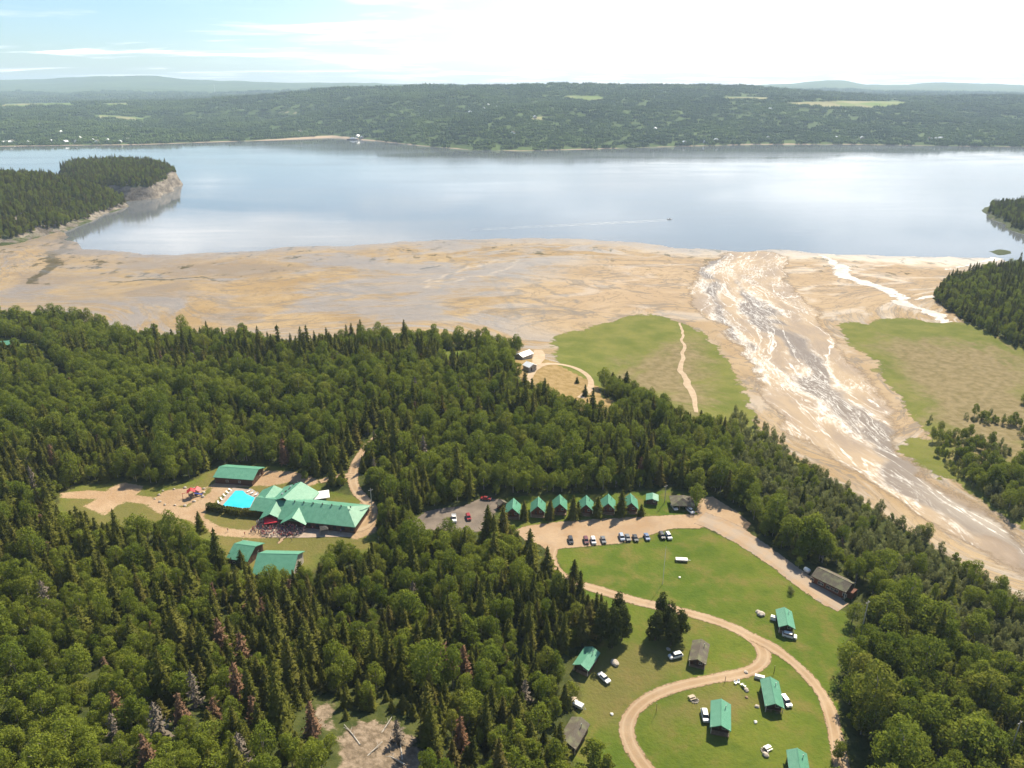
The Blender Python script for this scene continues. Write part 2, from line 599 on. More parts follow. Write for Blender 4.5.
sand = t.mix(t.math('MULTIPLY', t.step(t.math('ADD', t.attr('ln_creek'), nl), 1.0, -3.0), 0.75), sand, (0.175, 0.155, 0.135))
sand = t.mix(t.math('MULTIPLY', t.step(t.math('ADD', t.attr('ln_weed'), nl), 0.5, -2.0), 0.85), sand, (0.06, 0.052, 0.026))
wet = t.step(t.math('ADD', low, t.math('MULTIPLY', t.math('SUBTRACT', n1, 0.5), 70.0)), 70.0, 0.0)
sand = t.mix(t.math('MULTIPLY', wet, 0.6), sand, (0.235, 0.185, 0.135))
weed = t.math('MULTIPLY', t.step(t.noise(t.mapping(o, (0.085, 0.045, 1)), 1.0, 4, 0.65), 0.575, 0.615),
              t.math('MULTIPLY', t.step(low, 210.0, 60.0), t.step(t.noise(o, 0.012, 3), 0.42, 0.56)))
sand = t.mix(weed, sand, (0.075, 0.062, 0.030))
mk = t.step(t.math('ADD', t.attr('sd_marsh'), t.math('ADD', t.math('MULTIPLY', t.math('SUBTRACT', n2, 0.5), 14.0), t.math('MULTIPLY', t.math('SUBTRACT', n1, 0.5), 26.0))), -1.0, 1.5)
sf = t.math('MULTIPLY', edge('sd_sand', 1.0, 6.0), t.math('SUBTRACT', 1.0, mk))
c = t.mix(sf, c, sand)
# bare rock and earth
rock = t.mix(t.step(t.noise(o, 0.5, 6, 0.7), 0.35, 0.7), (0.115, 0.088, 0.060), (0.27, 0.21, 0.155))
c = t.mix(edge('sd_rock', 0.6, 7.0, n2), c, rock)
c = t.mix(edge('sd_dirt', 0.5, 3.0, n3), c, gravel_colour(t, o))
shiny = t.math('MULTIPLY', sf, t.math('MAXIMUM', t.math('MULTIPLY', wet, 0.9), t.math('MAXIMUM', t.math('MULTIPLY', t.step(ripple, 0.50, 0.64), 0.45), t.math('MULTIPLY', greyw, 0.8))))
rg = t.fmix(shiny, 0.95, 0.22)
t.out(t.bsdf(c, rg, t.fmix(shiny, 0.05, 0.45), 0, t.bump(t.math('ADD', n3, t.math('MULTIPLY', n2, 2.0)), 0.35, 0.5)))

# gravel sheets whose rim breaks up into grass
m, t = material('gravel road'); M['gravel'] = m
o = t.obj()
rim = t.step(t.math('ADD', t.attr('sd_edge'), t.math('MULTIPLY', t.math('SUBTRACT', t.noise(o, 0.8, 5, 0.7), 0.62), 2.2)), -0.35, 0.35)
tr = t.math('MULTIPLY', t.step(t.noise(t.mapping(o, (0.5, 0.5, 1)), 0.5, 5, 0.7), 0.45, 0.7), 0.35)
ac = t.attr('across')
c = t.mix(tr, gravel_colour(t, o), (0.29, 0.23, 0.175))
rut = t.math('MULTIPLY', t.step(ac, 0.28, 0.42), t.step(ac, 0.66, 0.52))
c = t.mix(t.math('MULTIPLY', rut, 0.45), c, (0.43, 0.335, 0.235))
mid = t.math('MULTIPLY', t.step(t.math('ADD', ac, t.math('MULTIPLY', t.math('SUBTRACT', t.noise(o, 0.35, 5, 0.7), 0.45), 0.9)), 0.22, 0.02), 0.16)
c = t.mix(mid, c, (0.19, 0.155, 0.075))
t.out(t.cut(rim, t.bsdf(c, 0.92, 0.1, 0, t.bump(t.noise(o, 2.5, 4), 0.3, 0.2))))

m, t = material('grey gravel'); M['grey_gravel'] = m
o = t.obj()
rim = t.step(t.math('ADD', t.attr('sd_edge'), t.math('MULTIPLY', t.math('SUBTRACT', t.noise(o, 0.6, 5, 0.7), 0.60), 2.8)), -0.4, 0.4)
c = t.mix(t.step(t.noise(o, 0.15, 5, 0.65), 0.32, 0.7), (0.125, 0.103, 0.086), (0.205, 0.168, 0.136))  # tree shade over the lot is put into this darker gravel tone
t.out(t.cut(rim, t.bsdf(c, 0.92, 0.1)))

m, t = material('pale dirt track'); M['track'] = m
o = t.obj()
c = t.mix(t.step(t.noise(o, 0.25, 5, 0.65), 0.32, 0.7), (0.36, 0.27, 0.185), (0.44, 0.345, 0.245))
t.out(t.bsdf(c, 0.95, 0.05))

m, t = material('weed and wet mud'); M['weed'] = m
o = t.obj()
c = t.mix(t.step(t.noise(o, 0.25, 5, 0.65), 0.4, 0.6), (0.085, 0.07, 0.035), (0.20, 0.155, 0.10))
t.out(t.bsdf(c, 0.6, 0.3))

# the bay
m, t = material('bay water'); M['water'] = m
o = t.obj()
slick = t.noise(t.mapping(o, (0.0016, 0.006, 1), (0, 0, R(8))), 1.0, 5, 0.6, 0.8)
rg = t.fmix(t.step(slick, 0.35, 0.65), 0.035, 0.11)
h = t.math('ADD', t.noise(t.mapping(o, (0.06, 0.16, 1)), 1.0, 4, 0.6), t.math('MULTIPLY', t.noise(t.mapping(o, (0.012, 0.05, 1)), 1.0, 3), 2.0))
b = t.bsdf((0.125, 0.138, 0.150), rg, 0.5, 0, t.bump(h, 0.022, 1.0))
b.inputs['IOR'].default_value = 1.33
t.out(b)

# braided river at low tide: sand bars, brown runnels and white water with painted sun glint, along the flow
m, t = material('braided river'); M['river'] = m
o = t.obj()
fl = t.n('ShaderNodeCombineXYZ'); t.put(fl.inputs[0], t.attr('flow_u')); t.put(fl.inputs[1], t.attr('flow_v'))
fv = fl.outputs[0]
wob = t.n('ShaderNodeTexNoise'); t.put(wob.inputs['Vector'], t.mapping(fv, (0.02, 0.009, 1))); wob.inputs['Scale'].default_value = 1; wob.inputs['Detail'].default_value = 4
vm = t.n('ShaderNodeVectorMath', operation='MULTIPLY_ADD'); t.put(vm.inputs[0], wob.outputs['Color']); vm.inputs[1].default_value = (30, 30, 0); t.put(vm.inputs[2], fv)
fw = vm.outputs[0]
def threads(sx, sy, lo, hi, loc, rough=0.55):
    q = t.math('ABSOLUTE', t.math('SUBTRACT', t.noise(t.mapping(fw, (sx, sy, 1), loc=loc), 1.0, 5, rough, 0.6), 0.5))
    return t.step(q, hi, lo)


core = t.attr('flow_c')                    # how wet this part of the bed is
dist = t.math('ADD', t.attr('flow_d'), t.math('MULTIPLY', t.math('SUBTRACT', t.noise(t.mapping(fw, (0.05, 0.02, 1)), 1.0, 4, 0.6), 0.5), 26.0))
brown = t.step(dist, 13.0, 6.0)            # the deep brown runnels
t1 = t.math('MULTIPLY', threads(0.050, 0.0085, 0.002, 0.016, (0, 0, 0)), t.step(core, 0.25, 0.7))
t2 = t.math('MULTIPLY', threads(0.110, 0.020, 0.003, 0.023, (5, 2, 0), 0.6), t.step(core, 0.30, 0.8))
t3 = t.math('MULTIPLY', threads(0.230, 0.045, 0.004, 0.028, (9, 4, 0), 0.6), t.step(core, 0.45, 0.95))
patchy = t.step(t.noise(t.mapping(fw, (0.035, 0.010, 1), loc=(3, 8, 0)), 1.0, 4, 0.6), 0.40, 0.60)
edge_w = t.math('MULTIPLY', 0.8, t.math('MULTIPLY', t.math('MULTIPLY', t.step(dist, 17.0, 12.0), t.step(dist, 6.0, 11.0)), patchy))
foam = t.math('MAXIMUM', t.math('MAXIMUM', t1, edge_w), t.math('MULTIPLY', t.math('MAXIMUM', t2, t3), t.fmix(patchy, 0.06, 0.95)))
sparkle = t.step(t.noise(t.mapping(fw, (0.5, 0.16, 1)), 1.0, 5, 0.8), 0.40, 0.56)
near = t.step(t.attr('flow_v'), 420.0, 560.0)              # upstream the bed is mostly brown
foam = t.math('MULTIPLY', t.math('MULTIPLY', foam, t.fmix(sparkle, 0.12, 0.92)), t.fmix(near, 1.0, t.fmix(t.step(t.noise(t.mapping(fw, (0.28, 0.035, 1), loc=(2, 2, 0)), 1.0, 5, 0.7), 0.41, 0.56), 0.12, 1.0)))
wetm = t.math('MAXIMUM', brown, t.step(foam, 0.0, 0.5))
damp = t.step(t.noise(t.mapping(fw, (0.030, 0.010, 1), loc=(1, 5, 0)), 1.0, 6, 0.65), 0.42, 0.62)
sandc = t.mix(damp, (0.345, 0.262, 0.175), (0.235, 0.180, 0.135))
c = t.mix(brown, sandc, t.mix(t.noise(fw, 0.05, 4), (0.100, 0.074, 0.056), (0.180, 0.142, 0.115)))
c = t.mix(foam, c, (0.56, 0.535, 0.50))  # white water and sun glint, both painted as a near-white colour
rim = t.step(t.math('ADD', t.attr('sd_edge'), t.math('MULTIPLY', t.math('SUBTRACT', t.noise(o, 0.035, 6, 0.7), 0.62), 34.0)), -2.0, 5.0)
c = t.mix(rim, (0.31, 0.225, 0.14), c)
rg = t.fmix(t.math('MULTIPLY', t.math('MAXIMUM', wetm, t.math('MULTIPLY', damp, 0.2)), rim), 0.9, 0.38)
t.out(t.cut(rim, t.bsdf(c, rg, t.fmix(brown, 0.20, 0.07))))

m, t = material('shallow runnel'); M['runnel'] = m
o = t.obj()
n = t.noise(o, 0.12, 6, 0.7, 0.6)
c = t.mix(t.step(n, 0.42, 0.68), (0.30, 0.245, 0.19), (0.58, 0.54, 0.49))
rim = t.step(t.math('ADD', t.attr('sd_edge'), t.math('MULTIPLY', t.math('SUBTRACT', t.noise(o, 0.05, 6, 0.75), 0.58), 30.0)), -0.6, 1.0)
t.out(t.cut(rim, t.bsdf(c, 0.4, 0.4)))

m, t = material('creek water'); M['creek'] = m
t.out(t.bsdf(t.mix(t.noise(t.obj(), 0.1, 4), (0.20, 0.17, 0.14), (0.30, 0.265, 0.235)), 0.25, 0.5))

m, t = material('pool water'); M['pool'] = m
o = t.obj()
c = t.mix(t.step(t.noise(o, 0.25, 3), 0.3, 0.7), (0.02, 0.42, 0.60), (0.05, 0.55, 0.70))
t.out(t.bsdf(c, 0.08, 0.5, 0, t.bump(t.noise(o, 2.5, 3), 0.15, 0.1)))

m, t = material('wake foam'); M['wake'] = m
t.out(t.bsdf(t.mix(t.step(t.noise(t.mapping(t.obj(), (0.1, 0.3, 1)), 1.0, 5, 0.7), 0.4, 0.6), (0.22, 0.25, 0.28), (0.46, 0.48, 0.50)), 0.6, 0.4))

# headlands: trees hide the gentle slopes, pale rock shows on the steep ones
m, t = material('headland rock'); M['headland'] = m
o = t.obj()
g = t.n('ShaderNodeNewGeometry')
sp = t.n('ShaderNodeSeparateXYZ'); t.put(sp.inputs[0], g.outputs['True Normal'])
rk = t.mix(t.step(t.noise(t.mapping(o, (0.05, 0.05, 0.12)), 1.0, 6, 0.7), 0.38, 0.66), (0.095, 0.082, 0.068), (0.25, 0.218, 0.18))
fl_ = t.mix(t.noise(o, 0.08, 4), (0.035, 0.05, 0.018), (0.07, 0.085, 0.03))
sl = t.math('ADD', sp.outputs[2], t.math('MULTIPLY', t.math('SUBTRACT', t.noise(o, 0.06, 4), 0.5), 0.25))
t.out(t.bsdf(t.mix(t.step(sl, 0.80, 0.90), rk, fl_), 0.9, 0.1, 0, t.bump(t.noise(o, 0.15, 5, 0.7), 0.6, 3.0)))

# far hills
m, t = material('far hills'); M['hills'] = m
o = t.obj()
a = t.noise(o, 0.0016, 5, 0.6); b_ = t.noise(o, 0.014, 6, 0.7)
c = t.mix(t.step(a, 0.35, 0.65), (0.050, 0.082, 0.026), (0.085, 0.125, 0.036))
c = t.mix(t.step(b_, 0.42, 0.70), c, (0.080, 0.125, 0.034))
fd = t.step(t.attr('sd_field'), -0.25, 0.25)
c = t.mix(fd, c, t.mix(t.step(t.noise(o, 0.004, 2), 0.42, 0.58), (0.14, 0.20, 0.05), (0.26, 0.245, 0.125)))
bc = t.step(t.math('ADD', t.attr('sd_beach'), t.math('MULTIPLY', t.math('SUBTRACT', t.noise(o, 0.008, 5), 0.5), 50.0)), -4.0, 8.0)
c = t.mix(bc, c, (0.40, 0.31, 0.22))
t.out(t.bsdf(c, 0.95, 0.05, 0, t.bump(b_, 0.5, 20.0)))

m, t = material('wide gravel road'); M['wide_gravel'] = m
o = t.obj()
rim = t.step(t.math('ADD', t.attr('sd_edge'), t.math('MULTIPLY', t.math('SUBTRACT', t.noise(o, 0.6, 5, 0.7), 0.60), 3.0)), -0.4, 0.4)
c = t.mix(t.step(t.noise(o, 0.12, 5, 0.7), 0.38, 0.62), gravel_colour(t, o), (0.29, 0.235, 0.185))
rut = t.step(t.math('ADD', t.attr('across'), t.math('MULTIPLY', t.math('SUBTRACT', t.noise(o, 0.1, 3), 0.5), 0.5)), 0.55, 0.30)
c = t.mix(t.math('MULTIPLY', rut, 0.35), c, (0.40, 0.325, 0.255))
t.out(t.cut(rim, t.bsdf(c, 0.92, 0.1)))

# ------------------------------------------------------------------ terrain heights
CTRL_PX = [  # photo x, photo y, height above the bay
    (0, 290, 1.5), (150, 285, 1.5), (300, 285, 1.6), (500, 280, 1.6), (600, 300, 2), (700, 300, 1.6), (850, 290, 1.5), (950, 280, 1.0),
    (750, 340, 1.6), (860, 440, 2), (960, 520, 2.8), (1024, 570, 3.5), (800, 400, 2), (650, 345, 2.8), (720, 390, 3), (600, 335, 2.6),
    (930, 360, 2.8), (990, 430, 3.6), (1010, 500, 5.5), (1000, 300, 8), (1100, 320, 14), (1100, 420, 6),
    (60, 322, 6), (-60, 330, 8), (160, 343, 4), (250, 340, 5), (330, 342, 6), (420, 336, 6), (520, 350, 5), (600, 384, 5), (650, 402, 5),
    (750, 437, 5), (880, 512, 5), (1000, 595, 6), (1100, 640, 7),
    (60, 370, 18), (120, 400, 20), (250, 380, 17), (330, 380, 18), (450, 390, 16), (560, 370, 9), (400, 440, 16), (550, 440, 13), (650, 450, 10), (200, 440, 15),
    (240, 490, 13), (340, 515, 13), (100, 500, 15), (270, 560, 14), (180, 500, 13.5), (300, 530, 13),
    (470, 512, 11), (600, 520, 9.5), (700, 515, 9), (700, 570, 9), (640, 640, 9.5), (790, 650, 8.8), (720, 750, 10), (830, 590, 8.5),
    (880, 620, 8), (930, 700, 8.5), (1000, 670, 8.5), (1030, 760, 10),
    (60, 600, 24), (200, 620, 22), (60, 760, 36), (200, 760, 36), (380, 745, 29), (350, 650, 18), (470, 620, 13), (450, 740, 21), (540, 760, 14),
    (0, 520, 20), (500, 560, 11), (430, 560, 12), (-80, 500, 24), (-80, 700, 38)]
CTRL_W = [(-100, 50, 45), (100, 50, 14), (400, 100, 14), (-420, 150, 45), (-700, 400, 30), (-800, 800, 8), (800, 300, 12), (900, 700, 10), (0, 20, 32)]
cp = np.array([(*ray(a, b, z), z) for a, b, z in CTRL_PX] + CTRL_W)


def kern(d2): return np.sqrt(d2 + 35.0 ** 2)


A_ = kern(((cp[:, None, :2] - cp[None, :, :2]) ** 2).sum(-1)) + np.eye(len(cp)) * 0.8
A_ = np.block([[A_, np.ones((len(cp), 1))], [np.ones((1, len(cp))), np.zeros((1, 1))]])
wt = np.linalg.solve(A_, np.append(cp[:, 2], 0.0))

WATERLINE_PX = [(-260, 262), (-120, 262), (-40, 250), (20, 243), (45, 236), (64, 231), (70, 240), (78, 249), (130, 252), (180, 256), (240, 252), (300, 247.5), (380, 243), (440, 240.5), (475, 239), (520, 238),
                (580, 240), (640, 243), (690, 249), (740, 251), (800, 252), (850, 255), (900, 257), (955, 258.5), (985, 257), (1000, 263), (1030, 265), (1150, 262), (1400, 262)]
wl = smooth_line(poly(WATERLINE_PX, 0.0), 2)
LAND = np.vstack([wl, [[2500, -50], [-2500, -50]]])

GX0, GX1, GY0, GY1, GS = -960.0, 960.0, 36.0, 1140.0, 3.0
gx = np.arange(GX0, GX1 + .1, GS); gy = np.arange(GY0, GY1 + .1, GS)
NX, NY = len(gx), len(gy)
GXX, GYY = np.meshgrid(gx, gy)
GP = np.c_[GXX.ravel(), GYY.ravel()]
hz_ = np.empty(len(GP))
for i in range(0, len(GP), 20000):
    q = GP[i:i + 20000]
    hz_[i:i + 20000] = kern(((q[:, None] - cp[None, :, :2]) ** 2).sum(-1)) @ wt[:-1] + wt[-1]
GPW = GP + np.c_[fbm(GP[:, 0] / 70, GP[:, 1] / 70, 7) - .5, fbm(GP[:, 0] / 45, GP[:, 1] / 45, 8) - .5] * 42
shore = sdf(GPW, LAND)
hz_ = hz_ + (fbm(GP[:, 0] / 40, GP[:, 1] / 40, 3) - .5) * np.clip((hz_ - 4) * .25, 0, 1) * 1.6
hz_ = np.where(shore > 0, np.maximum(hz_, 0.04 + 0.006 * np.minimum(shore, 150)), 0)
hz_ = np.where((shore > 0) & (shore < 60), hz_ * np.clip(shore / 60, 0, 1) + 0.02, hz_)
hz_ = np.where(shore <= 0, np.maximum(-0.02 * -shore - 0.02, -4.0), hz_)
HG = hz_.reshape(NY, NX)


def hz(x, y):
    fx = np.clip((np.asarray(x, float) - GX0) / GS, 0, NX - 1.001); fy = np.clip((np.asarray(y, float) - GY0) / GS, 0, NY - 1.001)
    i, j = fx.astype(int), fy.astype(int); u, v = fx - i, fy - j
    return (HG[j, i] * (1 - u) + HG[j, i + 1] * u) * (1 - v) + (HG[j + 1, i] * (1 - u) + HG[j + 1, i + 1] * u) * v


def P(px, py):
    """Point of the terrain seen at photo point (px, py)."""
    z = 9.0
    for _ in range(12):
        x, y = ray(px, py, z)
        z = 0.4 * z + 0.6 * float(hz(x, y))
    x, y = ray(px, py, z)
    return Vector((x, y, float(hz(x, y))))


def PP(pts):
    return np.array([P(a, b)[:2] for a, b in pts])


# ------------------------------------------------------------------ regions, traced on the ground
WFOREST = PP([(-420, 345), (-60, 325), (0, 320), (60, 320), (120, 336), (160, 345), (200, 338), (250, 342), (300, 352), (330, 344), (380, 338), (430, 341), (480, 347), (520, 353), (555, 362),
              (600, 384), (650, 404), (700, 421), (745, 433), (790, 455), (830, 480), (870, 508), (920, 538), (980, 576), (1030, 607), (1300, 760)])
WFOREST = np.vstack([WFOREST, [[900, 40], [-950, 40]]])
MARSH_W = PP([(550, 337), (585, 330), (620, 318), (640, 315), (665, 316), (690, 325), (712, 340), (728, 358), (737, 380), (750, 402), (758, 425), (800, 470), (740, 450), (650, 410), (600, 390), (555, 366)])
DRY_W = PP([(600, 380), (640, 352), (690, 335), (714, 372), (712, 402), (690, 412), (650, 395)])
MARSH_E = PP([(838, 326), (848, 321), (866, 324), (880, 319), (905, 318), (940, 322), (972, 324), (1000, 335), (1030, 352), (1300, 420), (1300, 600), (1060, 560), (1024, 536), (1000, 518), (975, 502), (950, 481), (915, 466),
              (897, 448), (910, 440), (934, 440), (922, 426), (905, 408), (890, 386), (875, 371), (868, 356), (846, 342)])
DRY_E = PP([(868, 348), (880, 334), (1000, 345), (1060, 380), (1060, 470), (960, 462), (930, 425), (905, 392)])
EFOREST = PP([(932, 298), (946, 309), (974, 326), (1000, 338), (1026, 351), (1200, 420), (1400, 420), (1400, 262), (1100, 264), (1030, 268), (985, 272), (950, 281)])
MEADOW = PP([(552, 549), (620, 545), (670, 528), (702, 528), (742, 545), (800, 588), (848, 613), (852, 628), (840, 650), (836, 690), (842, 740), (838, 800), (590, 800), (575, 760), (560, 745), (575, 715), (583, 690), (578, 668),
             (600, 645), (618, 612), (590, 598), (565, 578)])
WORN = PP([(575, 700), (590, 660), (632, 640), (690, 640), (690, 670), (650, 690), (640, 720), (600, 735)])
WORN2 = PP([(680, 690), (740, 690), (752, 700), (715, 712), (680, 720), (655, 735), (655, 710)])
CLEAR_ROW = PP([(498, 512), (505, 497), (640, 492), (672, 490), (700, 496), (712, 500), (702, 522), (560, 540), (505, 535)])
COMPOUND = PP([(60, 496), (75, 486), (120, 482), (160, 487), (195, 480), (212, 468), (260, 464), (300, 473), (318, 482), (330, 492), (362, 498), (374, 508), (377, 552), (345, 558), (322, 562), (308, 574), (262, 580), (228, 568), (217, 549), (190, 541), (150, 531), (104, 532), (56, 516)])
GRASSY = COMPOUND
COURT_A = PP([(84, 506), (104, 496), (123, 501), (104, 516)])
COURT_B = PP([(106, 490), (122, 482), (144, 486), (137, 494.5), (118, 495)])
PLAYPIT = PP([(155, 499), (163, 491), (185, 488), (204, 489), (203, 497), (185, 506), (165, 505)])
DRIVE = PP([(60, 493), (90, 490), (125, 493), (150, 497), (160, 503), (186, 508), (196, 503), (212, 491), (210, 484), (222, 481), (262, 477), (285, 474), (290, 478), (268, 484), (246, 487), (233, 487), (222, 495), (208, 508), (203, 517),
            (220, 527), (250, 531), (262, 520), (300, 522), (345, 524), (360, 527), (350, 536), (300, 537), (250, 538), (215, 535), (190, 521), (158, 513), (145, 504), (110, 499), (60, 498)])
YARD = PP([(257, 470), (300, 472), (320, 481), (312, 487), (290, 482), (262, 487)])
YARD2 = PP([(345, 522), (362, 500), (374, 505), (377, 532), (352, 541)])
ROCKS = PP([(345, 756), (338, 735), (355, 722), (395, 722), (416, 742), (430, 775), (330, 790)])
ROCKS2 = PP([(312, 712), (325, 700), (336, 712), (330, 727), (316, 727)])
HOUSE_CLR = PP([(527, 352), (548, 350), (556, 362), (580, 370), (598, 384), (604, 405), (585, 416), (560, 404), (543, 390), (532, 392), (520, 378), (512, 362)])
HOUSE_CLR2 = PP([(588, 401), (610, 398), (622, 408), (606, 420), (590, 412)])
CLR3 = PP([(390, 346), (398, 334), (402, 340), (396, 350)])
CLR4 = PP([(440, 368), (444, 351), (462, 350), (458, 362)])
CLR_LEFT = PP([(-20, 352), (-20, 338), (20, 340), (46, 352), (30, 358)])
HILLROCK = [PP([(640 - 640 + a, b) for a, b in q]) for q in ([(40, 375), (70, 372), (78, 382), (60, 390)],)]
LOT = PP([(410, 522), (428, 510), (462, 506), (482, 497), (506, 500), (496, 512), (492, 531), (470, 533), (440, 531), (418, 529)])
SANDPIT = PP([(695, 512), (700, 498), (712, 496), (735, 510), (752, 524), (740, 540), (712, 528)])

EAST_ROAD = PP([(345, 530), (364, 527), (371, 518), (371, 506), (362, 497), (354, 488), (352, 474), (357, 458), (372, 440), (396, 421)])
DIRT_SPUR = PP([(354, 476), (338, 476), (320, 482)])
LOOP = PP([(553, 548), (550, 556), (554, 568), (566, 580), (600, 590.5), (640, 602.5), (690, 613), (728, 625), (752, 637), (764, 650), (764, 662), (750, 672), (725, 677), (690, 683.5), (660, 692), (638, 705), (626, 722), (628, 742), (642, 764), (668, 796)])
BRANCH = PP([(752, 637), (776, 649), (800, 668), (820, 690), (830, 710), (835, 732), (838, 750), (846, 790)])
MAIN_ROAD = PP([(700, 518), (722, 526), (748, 541), (775, 560), (800, 579), (825, 597), (843, 608)])
LOT_ROAD = PP([(545, 520), (553, 548)])

GA = {}
sd_w = sdf(GP, WFOREST)
sd_e = sdf(GP, EFOREST)
sd_me = np.maximum(sdf(GP, MARSH_W), sdf(GP, MARSH_E))
GA['sd_grass'] = np.maximum.reduce([sdf(GP, MEADOW), sdf(GP, CLEAR_ROW), sdf(GP, COMPOUND), sdf(GP, CLR4), sdf(GP, CLR_LEFT)])
GA['sd_worn'] = np.maximum.reduce([sdf(GP, WORN), sdf(GP, WORN2), sdf(GP, COMPOUND) - 2])
GA['sd_marsh'] = np.where(sd_w > 6, -30, sd_me)
GA['sd_dry'] = np.maximum(sdf(GP, DRY_W), sdf(GP, DRY_E))
GA['sd_rock'] = np.maximum(sdf(GP, ROCKS), sdf(GP, ROCKS2))
GA['sd_dirt'] = np.maximum.reduce([sdf(GP, q) for q in (COURT_A, COURT_B, PLAYPIT, CLR3, DRIVE, YARD, YARD2)])
GA['sd_sand'] = np.minimum.reduce([shore + 60, -sd_w, -sd_e, np.where((sd_w < 0) & (sd_e < 0), 50, -sd_me)])
GA['sd_low'] = shore


def lines_px(*ls): return np.minimum.reduce([line_dist(WP if len(q) > 3 else GP, smooth_line(PP(q), 2)) for q in ls])


WP = GP + np.c_[fbm(GP[:, 0] / 40, GP[:, 1] / 40, 7) - .5, fbm(GP[:, 0] / 40, GP[:, 1] / 40, 8) - .5] * 46
GA['sd_hay'] = np.maximum(sdf(GP, HOUSE_CLR), sdf(GP, HOUSE_CLR2))
GA['ln_weed'] = np.minimum(lines_px([(103, 283), (130, 281), (160, 279.5), (200, 278), (230, 282)], [(450, 240.8), (470, 241.3), (490, 241)], [(420, 269), (440, 266)]) - 3,
                           lines_px([(68, 236), (62, 250), (56, 262), (47, 272), (36, 284)]) - 6)
GA['sd_pale'] = sdf(GP, PP([(600, 262), (690, 254), (960, 262), (935, 300), (840, 318), (880, 372), (1000, 510), (960, 540), (800, 440), (745, 370), (690, 315), (560, 325), (540, 290)]))
GA['ln_creek'] = lines_px([(470, 262), (490, 276), (512, 290), (530, 305), (545, 318)], [(500, 275), (530, 281), (560, 296), (580, 306)], [(512, 290), (540, 300), (575, 316), (600, 312)], [(490, 276), (505, 300), (520, 318)],
                          [(470, 262), (450, 274), (440, 292)], [(360, 290), (400, 296), (440, 304), (480, 306)], [(300, 282), (350, 290), (390, 300)]) - 3
GA['ln_track'] = lines_px([(425, 284), (432, 279), (465, 267), (505, 258)], [(430, 286), (440, 281), (480, 276), (490, 272), (520, 260)]) - 2.2
GA['sd_mud'] = np.maximum(sdf(GP, PP([(40, 262), (80, 256), (230, 262), (380, 258), (400, 262), (230, 280), (110, 310), (-40, 305), (0, 280)])), -200)

# split the one terrain grid into named pieces; they share vertices' heights and one material
q00 = (np.arange(NY - 1)[:, None] * NX + np.arange(NX - 1)[None, :]).ravel()
QUADS = np.c_[q00, q00 + 1, q00 + NX + 1, q00 + NX]
qc = lambda a: a[QUADS].mean(1)
region = np.zeros(len(QUADS), int)
region[qc(np.minimum(GA['sd_sand'], -sd_me)) > 0] = 1
region[qc(GA['sd_marsh']) > 0] = 2
region[qc(GA['sd_grass']) > 0] = 3
gv = np.c_[GP, hz_]
for k, nm in enumerate(['ground', 'tidal_flat', 'salt_marsh', 'lawn']):
    fq = QUADS[region == k]
    used, inv = np.unique(fq, return_inverse=True)
    me = np_mesh(nm, gv[used], inv.reshape(-1, 4), [M['ground']], True)
    for a, v in GA.items():
        add_attr(me, a, np.clip(v[used], -300, 300))
    tag(mesh_obj(nm, me), kind='structure')

# sea bed / country beyond, and the bay itself
B_ = 24000.0
tag(MB().faces([(-B_, -3000, -6), (B_, -3000, -6), (B_, B_, -6), (-B_, B_, -6)], [(0, 1, 2, 3)]).build('bay_bed', M['weed']), kind='structure')
tag(MB().faces([(-6000, 420, 0), (6000, 420, 0), (6000, 6000, 0), (-6000, 6000, 0)], [(0, 1, 2, 3)]).build('bay_water', M['water']), kind='structure')


# ------------------------------------------------------------------ draped sheets
def sheet(name, V, res, dz, mat, extra=None, kind='structure'):
    """A sheet of the outline V laid over the terrain, dz above it."""
    V = np.asarray(V)
    x = np.arange(V[:, 0].min() - res, V[:, 0].max() + res, res); y = np.arange(V[:, 1].min() - res, V[:, 1].max() + res, res)
    XX, YY = np.meshgrid(x, y)
    Q = np.c_[XX.ravel(), YY.ravel()]
    s = sdf(Q, V)
    n = len(x)
    q = (np.arange(len(y) - 1)[:, None] * n + np.arange(n - 1)[None, :]).ravel()
    q = np.c_[q, q + 1, q + n + 1, q + n]
    q = q[s[q].max(1) > 0]
    used, inv = np.unique(q, return_inverse=True)
    Q, s = Q[used], s[used].copy()
    o = s < 0
    if o.any():
        Q[o] = nearest(Q[o], V); s[o] = 0
    me = np_mesh(name, np.c_[Q, hz(Q[:, 0], Q[:, 1]) + dz], inv.reshape(-1, 4), [mat], True)
    add_attr(me, 'sd_edge', s)
    add_attr(me, 'across', np.ones(len(s)))
    if extra: extra(me, Q)
    return tag(mesh_obj(name, me), kind=kind)


